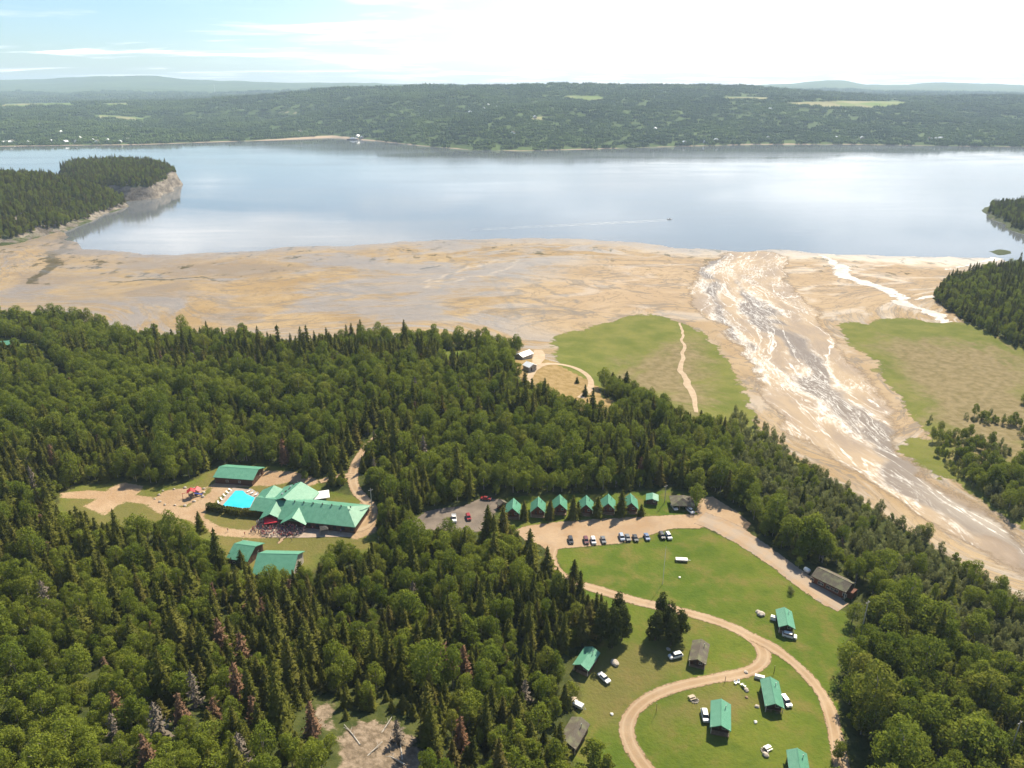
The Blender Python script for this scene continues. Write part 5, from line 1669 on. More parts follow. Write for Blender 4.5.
# houses near the tidal flat
cabin('white_roof_house', 'white roofed house in the trees above the sand, upper of two', (518.5, 352.6), (529.5, 350.8), 7.5, 3, 1.6, 'pale_roof', 'siding', None, .3, False, 'house')
cabin('white_roof_house', 'white roofed house beside the pale yard, lower of two', (526.5, 361), (533.5, 364.5), 7.0, 3, 1.6, 'pale_roof', 'siding', None, .3, False, 'house')
cabin('white_roof_house', 'tiny white roofed hut under tall spruces by the dry field', (614.5, 384), (617.5, 385), 4.0, 2.4, 1.0, 'pale_roof', 'siding', None, .3, False, 'hut')
cabin('teal_roof_house', 'teal roofed house at the left edge above the wood', (-6, 341.5), (12, 340.8), 9, 3, 1.8, 'green_roof', 'brown_log', None, .3, False, 'house')
cabin('brown_hut', 'small brown hut in the trees left of the first row cabin', (500, 499.5), (503.5, 502.5), 4.2, 2.2, 1.0, 'dark_roof', 'red_log', None, .3, False, 'hut')
cabin('grey_hut', 'small grey roofed hut in the wood below the dry field', (634.5, 441), (641, 443.5), 4.2, 2.2, 1.0, 'pale_roof', 'siding', None, .3, False, 'hut')

# brown hip-roofed hut with an open front, cars nosed in beneath it
q = P(681.5, 506)
hut = tag(empty('carport_hut', (q.x, q.y, q.z), R(-4)), 'brown hip roofed open hut with two cars nosed in, right of the shed', 'hut')
roof_solid(8.2, 5.0, 2.5, 4.7, .18, 2.9, 2.9).build('roof', M['dark_roof'], hut)
MB().box(-4.0, 4.0, .4, 3.2, -1, 2.36).build('wall', M['brown_log'], hut)
for x in (-4.3, -1.4, 1.4, 4.3):
    MB().box(x - .09, x + .09, -3.4, -3.2, -.6, 2.36).build('post', M['wood'], hut)

# ---- the lodge with the pool: several wings under one roofscape
gL = float(hz(*P(300, 505)[:2]))
oL = P(295, 507)
lodge = tag(empty('lodge', (oL.x, oL.y, gL)), 'large rambling lodge with many green metal roofs beside the turquoise pool', 'lodge')


def wing(rb, rf, hw, ze, zr, hip0=0., hip1=0., walls=True, wall='brown_log', inset=.6, ext0=0., ext1=0.):
    A, B = Vector((*ray(*rb, gL + zr), 0)), Vector((*ray(*rf, gL + zr), 0))
    d = B - A
    u = d.normalized()
    A, B = A - u * (hip0 + ext0), B + u * (hip1 + ext1)
    L = (B - A).length
    c = (A + B) / 2 - Vector((oL.x, oL.y, 0)); c.z = 0
    Mx = Matrix.Translation(c) @ Matrix.Rotation(math.atan2(u.y, u.x) - math.pi / 2, 4, 'Z')
    rb_ = roof_solid(L, hw, ze, zr, .22, hip0, hip1); rb_.xf(Mx)
    ro = rb_.build('roof', M['green_roof'], lodge)
    if walls:
        w_ = gable_walls(L - 1.0, hw - inset, ze - .05, zr - .35, -1.5, hip0 > 0 or hip1 > 0)
        w_.xf(Mx); w_.build('wall', M[wall], lodge)
    return ro, Mx, L


rE, mE, LE = wing((286, 500.2), (347, 506.4), 8.4, 3.2, 6.9, 0, 6.5)
wing((256, 497.0), (286, 500.2), 6.2, 3.1, 5.6, 0, 0)
rN, mN, LN = wing((283, 497.6), (301, 481.6), 8.6, 3.3, 7.2, 0, 0)
wing((265, 497.5), (274, 485.2), 5.5, 3.0, 5.6, 0, 0)
wing((277, 500.4), (270.6, 512.0), 4.4, 2.9, 5.3, 0, 0, False, ext1=1.5)
wing((302, 503.0), (294.2, 514.6), 5.2, 2.9, 5.8, 0, 0, False, ext1=2.5)
for (a, b, hw_) in ((270.6, 512.0, 3.9), (294.2, 514.6, 4.6)):
    c0 = Vector((*ray(a, b, gL + 5.3), 0)) - Vector((oL.x, oL.y, 0))
    for s in (-1, 1):
        MB().box(c0.x + s * hw_ - .15, c0.x + s * hw_ + .15, c0.y + .2, c0.y + .5, -.6, 2.9).build('porch_post', M['pale_wood'], lodge)
for k in range(7):                                   # roof vents along the east ridge
    v_ = Vector((0, -LE / 2 + 4 + k * 4.0, 0))
    b_ = MB().lathe([(.22, -.3), (.22, .35), (.38, .38), (.05, .6)], 8, (.35, v_.y, 6.9)); b_.xf(mE)
    b_.build('roof_vent', M['dark'], rE)
for k in range(6):                                   # snow guards and vents on the shaded slope of the north wing
    b_ = MB().box(-3.6 + .35 * (k % 3), -3.0 + .35 * (k % 3), -LN / 2 + 4 + k * 2.1, -LN / 2 + 4.9 + k * 2.1, 5.0, 6.2); b_.xf(mN)
    b_.build('roof_vent', M['dark'] if k % 3 else M['steel'], rN)
fe = [MB() for _ in range(1)]
for k in range(6):                                   # long front of the east wing
    y = -LE / 2 + 13 + k * 3.6
    w_ = MB().box(7.8, 7.86, y - .7, y + .7, .9, 2.3); w_.xf(mE)
    w_.build('window', M['glass'], lodge)

# green hall at the upper left of the pool
cabin('green_hall', 'long green roofed hall behind the pool, left of the dirt yard', (219, 466.8), (258.6, 469.8), 12.0, 3.2, 2.0, 'green_roof', 'brown_log', None, .4, False, 'hall')
# two lower green roofs
cabin('green_hall', 'smaller of two green roofed halls below the crowd, beside a lone conifer', (234.0, 543.2), (255.5, 547.2), 12.0, 3.0, 2.4, 'green_roof', 'brown_log', None, .3, False, 'hall')
cabin('green_hall', 'larger of two green roofed halls below the crowd, half behind trees', (257.5, 553.0), (298, 555.4), 14.5, 3.4, 3.6, 'green_roof', 'siding', None, .3, False, 'hall')

# ---- pool, its deck, hedge and furniture
PV = PP([(222.5, 506), (235.5, 491), (243, 491), (246.5, 494.5), (255, 498), (250, 508), (240, 508.5)])
PD = PP([(216, 507), (233, 488), (252, 489), (264, 497), (256, 511), (224, 510)])
pd = sheet('pool_deck', PD, 1.0, 0.16, M['cream_deck'])
pw = sheet('swimming_pool', PV, .8, 0.21, M['pool'])
pw['kind'] = 'structure'
zp = float(hz(*P(240, 500)[:2])) + .2
LG = [(218.5, 503), (221.5, 499.5), (224.5, 496.0), (227.5, 493), (230.5, 490.5), (249, 491.5), (252.5, 493.0), (256.5, 494.6)]
LW = ['at the lower left corner of the pool', 'on the left side of the pool, second from below', 'on the left side of the pool, third from below', 'on the left side of the pool, fourth from below', 'at the upper left corner of the pool',
      'at the top right of the pool, leftmost of three', 'at the top right of the pool, middle of three', 'at the top right of the pool, rightmost of three']
for k, (a, b) in enumerate(LG):
    x, y = ray(a, b, zp)
    e = tag(empty('sun_lounger', (x, y, zp), R(35 if k < 5 else -70) + k * .1), 'white sun lounger ' + LW[k], 'lounger', 'white loungers on the pool deck')
    MB().box(-.33, .33, -.95, .35, .28, .36, .02).hull([(s * .33, .35, .3) for s in (-1, 1)] + [(s * .33, .35, .37) for s in (-1, 1)] + [(s * .33, .95, .72) for s in (-1, 1)] + [(s * .33, .95, .79) for s in (-1, 1)]).build('bed', M['white'], e)
    for sx in (-.28, .28):
        for sy in (-.8, .5):
            MB().box(sx - .03, sx + .03, sy - .03, sy + .03, 0, .3).build('leg', M['white'], e)


def leaf_box(x0, x1, y0, y1, z1, n, leaf, seed):
    g = np.random.default_rng(seed)
    Pp = np.c_[g.uniform(x0, x1, n), g.uniform(y0, y1, n), g.uniform(0, z1, n)]
    f = g.integers(0, 4, n)
    Pp[f == 0, 2] = z1 + g.normal(0, .15, (f == 0).sum()); Pp[f == 1, 1] = y0 + g.normal(0, .12, (f == 1).sum())
    Pp[f == 2, 1] = y1 + g.normal(0, .12, (f == 2).sum())
    V, Fc = [], []
    for q in Pp:
        u, v = g.normal(0, 1, 3), g.normal(0, 1, 3)
        u /= np.linalg.norm(u); v -= u * (u @ v); v /= np.linalg.norm(v)
        k = len(V); V += [q - u * leaf / 2, q + v * leaf * .4, q + u * leaf / 2, q - v * leaf * .4]; Fc.append((k, k + 1, k + 2, k + 3))
    return np.array(V), np.array(Fc)


for k, ((a0, b0), (a1, b1), wd) in enumerate((((208, 509), (224, 513), 'left'), ((226, 513), (241, 515.5), 'middle'), ((243, 515), (262, 516), 'right'))):
    A, B = P(a0, b0), P(a1, b1)
    L = (B - A).length
    e = tag(empty('hedge', A, math.atan2(B.y - A.y, B.x - A.x)), f'dark clipped hedge below the pool, {wd} section of three', 'hedge', 'hedge sections below the pool')
    v, f = leaf_box(0, L, -1.1, 1.1, 2.6, 1500, .6, k)
    mesh_obj('foliage', np_mesh('hedge_foliage', v, f, [M['spruce']]), e)
    MB().tube([(.3, 0, -.3), (.5, 0, 1.6)], .08).tube([(L / 2, 0, -.3), (L / 2, .1, 1.6)], .08).tube([(L - .4, 0, -.3), (L - .5, 0, 1.6)], .08).build('stems', M['bark'], e)

# pop-up tents and the gathering
def canopy(name, label, a, b, s, mat, cat='tent'):
    q = P(a, b)
    e = tag(empty(name, q, .3), label, cat)
    h = s / 2
    pts = [(-h, -h, 2.1), (h, -h, 2.1), (h, h, 2.1), (-h, h, 2.1), (0, 0, 3.1), (-h, -h, 2.4), (h, -h, 2.4), (h, h, 2.4), (-h, h, 2.4)]
    MB().faces(pts, [(0, 1, 6, 5), (1, 2, 7, 6), (2, 3, 8, 7), (3, 0, 5, 8), (5, 6, 4), (6, 7, 4), (7, 8, 4), (8, 5, 4)]).build('canopy', M[mat], e)
    for x in (-h, h):
        for y in (-h, h):
            MB().box(x * .97 - .03, x * .97 + .03, y * .97 - .03, y * .97 + .03, 0, 2.3).build('leg', M['steel'], e)


canopy('red_tent', 'bright red pop-up tent among the crowd before the lodge porch', 271.6, 524.5, 5.2, 'red_canvas')
canopy('white_tent', 'white tent roof behind the long lodge wing', 322, 499.5, 6.5, 'white_canvas')
canopy('dark_tent', 'small dark canopy on the paved terrace right of the crowd', 324.5, 533, 3.2, 'ash', 'canopy')


def person_mesh(seed, top, legs, skin, hair):
    """A small standing figure: one continuous skinned body with head, arms and legs."""
    g = random.Random(seed)
    pts = [(0, 0, .95), (0, 0, 1.2), (0, 0, 1.42), (0, .0, 1.53), (0, -.01, 1.66), (.19, 0, 1.40), (.24, -.05, 1.12), (.22, -.16 - g.random() * .15, .9), (-.19, 0, 1.40), (-.24, -.03, 1.12), (-.22, -.12, .88),
           (.09, 0, .90), (.11, -.05 + g.random() * .1, .5), (.11, .03, .08), (.11, -.1, .03), (-.09, 0, .90), (-.11, .04, .5), (-.12, .02, .08), (-.12, -.1, .03)]
    eds = [(0, 1), (1, 2), (2, 3), (3, 4), (2, 5), (5, 6), (6, 7), (2, 8), (8, 9), (9, 10), (0, 11), (11, 12), (12, 13), (13, 14), (0, 15), (15, 16), (16, 17), (17, 18)]
    rad = [.14, .13, .13, .055, .095, .06, .045, .035, .06, .045, .035, .085, .06, .04, .04, .085, .06, .04, .04]
    me = bpy.data.meshes.new('person')
    me.from_pydata(pts, eds, [])
    o = bpy.data.objects.new('person_tmp', me); COL.objects.link(o)
    md = o.modifiers.new('s', 'SKIN')
    for v, r_ in zip(me.skin_vertices[0].data, rad): v.radius = (r_, r_)
    me.skin_vertices[0].data[0].use_root = True
    o.modifiers.new('u', 'SUBSURF').levels = 1
    dg = bpy.context.evaluated_depsgraph_get(); dg.update()
    out = bpy.data.meshes.new_from_object(o.evaluated_get(dg))
    bpy.data.objects.remove(o)
    out.materials.clear()
    for m_ in (top, legs, skin, hair): out.materials.append(m_)
    for p in out.polygons:
        z = p.center.z; x = abs(p.center.x)
        p.material_index = 3 if z > 1.66 or (z > 1.58 and p.center.y > .03) else 2 if (z > 1.46 or (x > .17 and z < 1.12)) else 0 if z > .93 else 1
    return out


SK = [flat('skin a', (.46, .27, .19)), flat('skin b', (.36, .20, .13))]
HR = [flat('hair a', (.05, .03, .02)), flat('hair b', (.25, .16, .08))]
CL = [flat('cloth ' + str(k), c_) for k, c_ in enumerate([(.55, .07, .08), (.62, .6, .58), (.08, .08, .16), (.52, .20, .24), (.04, .04, .045), (.15, .10, .28), (.55, .42, .36), (.30, .05, .07)])]
CN = ['red', 'white', 'navy', 'pink', 'black', 'purple', 'beige', 'maroon']
PM = [person_mesh(k, CL[k], CL[(4, 2, 4, 2, 6, 4, 2, 1)[k]], SK[k % 2], HR[k % 2]) for k in range(8)]
crowd_pts = PP([(249, 533), (262, 519), (279, 521), (290, 523), (306, 521), (308, 529), (302, 536), (286, 538), (268, 537)])
gq = np.random.default_rng(21)
cpx = np.c_[gq.uniform(247, 309, 900), gq.uniform(518, 539, 900)]
cw = np.array([P(a, b) for a, b in cpx])
ok = (sdf(cw[:, :2], crowd_pts) > 0) & (np.hypot(cw[:, 0] - P(271.3, 521.5).x, cw[:, 1] - P(271.3, 521.5).y) > 2.2)
cw = cw[ok][:260]
pc = collection_of('people', PM)
mass('crowd', cw, gq.uniform(.93, 1.06, len(cw)), gq.uniform(0, 6.28, len(cw)), gq.integers(0, 8, len(cw)), pc, 'dense crowd of people gathered between the lodge porches', 'crowd')
WHERE = ['alone on the pale path left of the crowd', 'on the path to the smaller lower hall', 'on the path to the larger lower hall', 'near the left end of the paved terrace', 'beside the small dark canopy',
         'at the right end of the paved terrace', 'on the grass just below the crowd', 'on the gravel drive below the hedge']
for k, (a, b) in enumerate([(245, 535.5), (243, 543), (279.5, 541), (313, 530), (320, 534.5), (341, 533), (292, 541), (228, 532)]):
    q = P(a, b)
    o = mesh_obj('person', PM[k], None, (q.x, q.y, q.z + .12)); o.rotation_euler.z = k * 1.3
    tag(o, f'tiny standing person in {CN[k]} top {WHERE[k]}', 'person')

# playground
q = P(192, 497)
e = tag(empty('playset', q, .4), 'red and blue playset at the edge of the stony play pit', 'playset')
for x in (-1.1, 1.1):
    for y in (-1.1, 1.1):
        MB().box(x - .08, x + .08, y - .08, y + .08, -.2, 2.9).build('post', M['pale_wood'], e)
MB().box(-1.2, 1.2, -1.2, 1.2, 1.3, 1.42).build('platform', M['wood'], e)
roof_solid(3.0, 1.7, 2.8, 3.9, .08).build('roof', M['red'], e)
MB().faces([(1.2, -.4, 1.45), (4.2, -.4, .25), (4.2, .4, .25), (1.2, .4, 1.45), (1.2, -.5, 1.75), (4.2, -.5, .5), (4.2, .5, .5), (1.2, .5, 1.75)], [(0, 1, 2, 3), (0, 1, 5, 4), (3, 2, 6, 7)]).build('slide', M['blue'], e)
MB().box(-3.6, -3.45, -.08, .08, -.2, 2.5).box(-3.6, -1.1, -.06, .06, 2.4, 2.55).box(-2.6, -2.2, -.12, .12, .5, .56).build('swing_frame', M['red'], e)
q = P(197, 493)
e = tag(empty('play_house', q, .1), 'small red roofed play house behind the red and blue playset', 'play house')
gable_walls(2.6, 1.2, 1.6, 2.4, -.3).build('wall', M['pale_wood'], e); roof_solid(3.1, 1.6, 1.5, 2.6, .08).build('roof', M['red'], e)
# stones round the pit
for k in range(14):
    a_ = k / 14
    V_ = PLAYPIT[int(a_ * len(PLAYPIT))] * (1 - (a_ * len(PLAYPIT)) % 1) + PLAYPIT[(int(a_ * len(PLAYPIT)) + 1) % len(PLAYPIT)] * ((a_ * len(PLAYPIT)) % 1)
    o = MB().ball((0, 0, .2), random.uniform(.4, .7), 2, (1.2, 1, .7), .18).build('boulder', M['stone'], None, True, (V_[0], V_[1], float(hz(*V_))))
    tag(o, 'pale edging boulder around the stony play pit', 'boulder', 'boulders edging the play pit')


# ------------------------------------------------------------------ vehicles
def car_parts(kind):
    """Meshes of one car, nose towards -Y. kind: sedan, suv, pickup."""
    L, Wd, H, hood, roof0, roof1, tail = {'sedan': (4.6, 1.78, 1.45, .92, -.55, .95, 1.00), 'suv': (4.6, 1.84, 1.72, 1.04, -.75, 1.75, 1.12), 'pickup': (5.4, 1.9, 1.82, 1.08, -.55, .55, 1.08)}[kind]
    a, b, w = -L / 2, L / 2, Wd / 2
    body = MB()
    prof = [(a, .42), (a + .05, .70), (a + .18, hood - .10), (a + 1.25, hood), (b - .95, tail), (b - .10, tail - .05), (b, .72), (b - .04, .40), (a + .1, .30)]
    n = len(prof)
    rows = []
    for x, k in ((-w, .955), (-w + .10, 1.0), (w - .10, 1.0), (w, .955)):
        zz2 = [(x * (1 if abs(x) < w - .01 else 1.0), y * (k if abs(x) > w - .01 else 1), .30 + (z - .30) * (.93 if abs(x) > w - .01 else 1.0)) for y, z in prof]
        rows.append([body.b.verts.new(p) for p in zz2])
    for r0, r1 in zip(rows, rows[1:]):
        for k in range(n):
            body.b.faces.new((r0[k], r0[(k + 1) % n], r1[(k + 1) % n], r1[k]))
    body.b.faces.new(rows[0]); body.b.faces.new(rows[-1][::-1])
    wx, wt_ = w - .10, w - .27
    g0, g1 = roof0 - .62, roof1 + (.55 if kind == 'sedan' else .28)
    zb = min(hood, tail) - .03
    roof = MB().hull([(s * wt_, roof0 + .03, H - .03) for s in (-1, 1)] + [(s * wt_, roof1 - .03, H - .03) for s in (-1, 1)] + [(s * (wt_ - .1), roof0 + .15, H) for s in (-1, 1)] + [(s * (wt_ - .1), roof1 - .12, H) for s in (-1, 1)] +
                     [(s * (wt_ + .015), roof0 - .02, H - .10) for s in (-1, 1)] + [(s * (wt_ + .015), roof1 + .02, H - .10) for s in (-1, 1)])
    glass = MB().hull([(s * wx, g0, zb) for s in (-1, 1)] + [(s * wx, g1, zb) for s in (-1, 1)] + [(s * (wt_ - .005), roof0, H - .07) for s in (-1, 1)] + [(s * (wt_ - .005), roof1, H - .07) for s in (-1, 1)])
    if kind == 'pickup':
        for s in (-1, 1):
            x0, x1 = sorted((s * (w - .12), s * (w - .02)))
            body.box(x0, x1, g1 + .15, b - .05, tail - .05, tail + .28)
        body.box(-w + .05, w - .05, b - .12, b - .03, tail - .05, tail + .28)
    wh = MB().lathe([(.18, -.11), (.33, -.11), (.335, 0), (.33, .11), (.18, .11)], 14); wh.xf(Matrix.Rotation(math.pi / 2, 4, 'Y'))
    rm = MB().lathe([(.19, -.112), (.19, .112)], 10); rm.xf(Matrix.Rotation(math.pi / 2, 4, 'Y'))
    hl = MB().box(-.18, .18, -.04, .04, -.07, .07, .02)
    return dict(L=L, w=w, hood=hood, body=body, roof=roof, glass=glass, wheel=wh, rim=rm, light=hl, a=a, b=b)


CAR_MESH = {}


def car(name, label, a, b, yaw, kind, paint, group=None):
    if kind not in CAR_MESH:
        p = car_parts(kind)
        CAR_MESH[kind] = {k: (p[k].mesh(k, M['car_white'], False) if isinstance(p[k], MB) else p[k]) for k in p}
        for k, m_ in (('glass', 'glass'), ('wheel', 'rubber'), ('rim', 'steel'), ('light', 'white')):
            CAR_MESH[kind][k].materials[0] = M[m_]
    cm = CAR_MESH[kind]
    q = P(a, b)
    e = tag(empty(name, (q.x, q.y, q.z + .1), R(yaw)), label, 'pickup' if kind == 'pickup' else 'car', group)
    for part in ('body', 'roof'):
        me_ = cm[part].copy(); me_.materials[0] = M['car_' + paint]
        mesh_obj(part, me_, e)
    mesh_obj('windows', cm['glass'], e)
    for s in (-1, 1):
        for y in (cm['a'] + .88, cm['b'] - .92):
            wo_ = mesh_obj('wheel', cm['wheel'], e, (s * (cm['w'] - .08), y, .335))
            mesh_obj('rim', cm['rim'], wo_)
        mesh_obj('headlight', cm['light'], e, (s * (cm['w'] - .35), cm['a'] + .02, .68))
    return e


GL = 'cars parked along the lawn edge of the gravel lot'
for a, b, yw, kd, pt, lb in [
        (570.6, 541.5, 4, 'suv', 'black', 'black suv standing alone at the left end of the gravel lot'),
        (586.0, 541.8, 3, 'suv', 'maroon', 'dark red suv beside a white one in the gravel lot'),
        (593.2, 542.0, 3, 'suv', 'white', 'white suv beside a dark red one in the gravel lot'),
        (603.2, 541.2, 4, 'sedan', 'grey', 'dark grey sedan just right of the white suv in the lot'),
        (621.6, 538.6, 5, 'suv', 'pale_blue', 'pale blue suv, leftmost of the four car cluster in mid lot'),
        (627.6, 539.0, 5, 'sedan', 'grey', 'dark sedan close beside the pale blue suv'),
        (635.3, 539.4, 4, 'sedan', 'black', 'black sedan, third of the four car cluster in mid lot'),
        (646.8, 538.2, 4, 'sedan', 'blue', 'dark blue sedan standing apart at the lawn edge of the lot'),
        (661.9, 537.0, 6, 'suv', 'black', 'black suv beside the flagpole in the gravel lot'),
        (668.4, 537.2, 8, 'suv', 'white', 'white suv at the right end of the gravel lot by the flagpole')]:
    car('parked_car', lb, a, b, yw, kd, pt, GL)
car('parked_car', 'white car nosed in at the left of the brown hip roofed hut', 674.2, 508.4, 10, 'sedan', 'white')
car('parked_car', 'white car nosed in at the right of the brown hip roofed hut', 690.0, 511.8, 20, 'suv', 'white')
car('parked_car', 'silver white car on the grass below the tilted green roofed cabin', 604, 679.5, 35, 'sedan', 'white')
car('parked_car', 'white car beside the round spruce clump and shingled cabin', 675.4, 657.4, -72, 'suv', 'white')
car('parked_car', 'white car in front of the upper lawn cabin', 789.2, 637.2, 68, 'suv', 'white')
car('parked_car', 'white car on the right side of the middle green cabin', 785.4, 702.8, 12, 'suv', 'white')
car('parked_car', 'white car on the left side of a green roofed cabin', 704.8, 717.4, -4, 'suv', 'white')
car('parked_car', 'red car in the small grey parking lot', 468.5, 518.5, 12, 'suv', 'red')
car('parked_pickup', 'white pickup in the small grey parking lot left of the red car', 454.2, 520.0, 8, 'pickup', 'white')
car('parked_car', 'red car at the top of the small grey parking lot under trees', 486.0, 499.6, 80, 'sedan', 'red')
car('parked_car', 'dark car on the dirt road end by the long lodge wing', 362.5, 515.0, 15, 'suv', 'grey')


# ------------------------------------------------------------------ poles
def pole(name, label, a, b, h, r_=.14, arm=True, mat='pole_wood', cat='utility pole', foot=None):
    q = P(a, b)
    e = tag(empty(name, q, R(25)), label, cat)
    MB().tube([(0, 0, -.8), (0, 0, h * .5), (0, 0, h)], r_, 8, [r_, r_ * .85, r_ * .65]).build('shaft', M[mat], e)
    if arm:
        ar = MB().box(-.9, .9, -.06, .06, h - .75, h - .6).build('crossarm', M[mat], e)
        for x in (-.8, 0, .8):
            MB().lathe([(.05, 0), (.07, .08), (.03, .18)], 8, (x, 0, h - .6)).build('insulator', M['white'], ar)
    else:
        MB().ball((0, 0, h + .05), .1).build('finial', M['steel'], e)


pole('utility_pole', 'tall grey utility pole in the birches right of the long building', 858.5, 645, 17.5, .22)
pole('utility_pole', 'grey utility pole at the right end of the long lodge wing', 372.3, 512, 11, .2)
pole('utility_pole', 'pale utility pole behind the shed and the hip roofed hut', 664.5, 503, 9, .16)
pole('utility_pole', 'leaning grey pole in the dark gap near the right edge', 1006, 764, 15, .2)
pole('flagpole', 'thin white flagpole on the lawn below the parked cars', 662.6, 584, 16, .09, False, 'white', 'flagpole')
pole('wooden_post', 'slim dark post with a long shadow inside the loop road', 656, 713.5, 3.6, .07, False, 'wood', 'post')
pole('wooden_post', 'short dark post beside the dirt road, left of the white chairs', 725, 682, 2.2, .09, False, 'door', 'post')
pole('wooden_post', 'dark post behind the middle green cabin', 773.8, 673.5, 3.0, .10, False, 'door', 'post')


# ------------------------------------------------------------------ camp furniture
def picnic_table(label, a, b, yaw, mat='pale_wood'):
    e = tag(empty('picnic_table', P(a, b) + Vector((0, 0, .02)), R(yaw)), label, 'picnic table')
    MB().box(-.95, .95, -.4, .4, .70, .76, .01).build('tabletop', M[mat], e)
    for s in (-1, 1):
        MB().box(-.95, .95, min(s * .62, s * .88), max(s * .62, s * .88), .42, .47).build('bench', M[mat], e)
    for x in (-.65, .65):
        MB().box(x - .05, x + .05, -.85, .85, .36, .42).hull([(x + dx, y, z) for dx in (-.04, .04) for y, z in ((-.75, 0), (-.65, 0), (-.2, .7), (-.3, .7))]).hull([(x + dx, y, z) for dx in (-.04, .04) for y, z in ((.75, 0), (.65, 0), (.2, .7), (.3, .7))]).build('leg_frame', M[mat], e)


def chair(label, a, b, yaw, group=None):
    e = tag(empty('lawn_chair', P(a, b) + Vector((0, 0, .02)), R(yaw)), label, 'chair', group)
    MB().box(-.32, .32, -.34, .30, .38, .44, .015).build('seat', M['white'], e)
    MB().hull([(s * .32, .28, .42) for s in (-1, 1)] + [(s * .32, .34, .42) for s in (-1, 1)] + [(s * .30, .52, 1.0) for s in (-1, 1)] + [(s * .30, .58, 1.0) for s in (-1, 1)]).build('backrest', M['white'], e)
    for s in (-1, 1):
        MB().box(min(s * .32, s * .40), max(s * .32, s * .40), -.38, .36, .60, .65).build('armrest', M['white'], e)
        for y in (-.32, .30):
            MB().box(s * .36 - .03, s * .36 + .03, y - .03, y + .03, 0, .60).build('leg', M['white'], e)


def fire_ring(label, a, b, r_=.9):
    e = tag(empty('fire_ring', P(a, b) + Vector((0, 0, .02))), label, 'fire ring')
    st = MB()
    for k in range(11):
        st.ball((r_ * math.cos(k * .571), r_ * math.sin(k * .571), .14), random.uniform(.2, .3), 1, (1, 1, .8), .15)
    st.build('stones', M['stone'], e)
    MB().lathe([(r_ * .8, -.05), (r_ * .75, .05), (.1, .09)], 14).build('ashes', M['ash'], e)


def boulder(label, a, b, r_, mat='stone', cat='boulder', group=None, name='boulder'):
    o = MB().ball((0, 0, r_ * .3), r_, 2, (1.25, 1, .65), .16).build(name, M[mat], None, False, P(a, b))
    o.rotation_euler.z = a
    tag(o, label, cat, group)


picnic_table('pale picnic table ringed by stones, right of the green cabin', 691.8, 698.4, 20)
fire_ring('ring of stones around the picnic table inside the loop', 694.5, 700.5, 1.1)
picnic_table('white topped picnic table near the bottom of the lawn', 767.8, 749.0, 25, 'offwhite')
fire_ring('stone fire ring left of the white topped picnic table', 764.6, 751.0, .9)
boulder('flat pale stone in front of the white topped picnic table', 765.6, 755.4, .8)
chair('white lawn chair, leftmost of the group above the green cabins', 735.5, 684.0, 30)
chair('white lawn chair right of the leftmost one above the green cabins', 738.2, 683.0, -20)
chair('white lawn chair, middle of the group above the green cabins', 741.6, 685.6, 200)
chair('white lawn chair, lowest of the group above the green cabins', 744.2, 687.2, 140)
boulder('pale rock beside the white lawn chairs', 746.2, 690.4, .7)
boulder('brown tree stump below the white lawn chairs', 746.4, 697.6, .45, 'wood', 'stump', None, 'tree_stump')
boulder('small pale rock at the edge of the dirt road', 746.0, 672.6, .6)
boulder('pale rock left of the middle green cabin', 757.0, 706.8, .6)
boulder('white rock alone on the lawn between two green cabins', 755.6, 722.4, .5, 'offwhite')
boulder('white stone on the grass left of the dirt loop', 611.8, 714.4, .45, 'offwhite')
boulder('pale flat rock pile under the spruces left of the loop', 614.8, 663.5, 1.2)
boulder('large pale rock in the worn patch above the upper lawn cabin', 761.0, 614.6, 1.2)
boulder('second pale rock in the worn patch above the upper lawn cabin', 757.8, 612.0, .7)
boulder('small white stone on the upper lawn below the trailer', 679.6, 577.6, .45, 'offwhite')
boulder('tan rock by the white car at the spruce clump', 668.4, 649.6, .6)
picnic_table('weathered table at the wood edge left of the mossy cabin', 573.6, 700.4, 40)


def box_trailer(label, a, b, yaw, L, Wd, H, mat, name='flat_trailer', cat='trailer', wheels=True):
    e = tag(empty(name, P(a, b) + Vector((0, 0, .05)), R(yaw)), label, cat)
    z0 = .45 if wheels else .05
    MB().box(-Wd / 2, Wd / 2, -L / 2, L / 2, z0, z0 + H, .06).build('body', M[mat], e)
    MB().box(-Wd / 2 + .1, Wd / 2 - .1, -L / 2 + .1, L / 2 - .1, z0 + H, z0 + H + .05).build('lid', M['offwhite'], e)
    if wheels:
        for s in (-1, 1):
            w_ = MB().lathe([(.1, -.09), (.3, -.09), (.3, .09), (.1, .09)], 12); w_.xf(Matrix.Translation((s * (Wd / 2 + .08), 0, .3)) @ Matrix.Rotation(math.pi / 2, 4, 'Y'))
            w_.build('wheel', M['rubber'], e)
        MB().tube([(-.5, -L / 2, z0 + .1), (0, -L / 2 - 1.1, z0)], .05).tube([(.5, -L / 2, z0 + .1), (0, -L / 2 - 1.1, z0)], .05).build('drawbar', M['steel'], e)


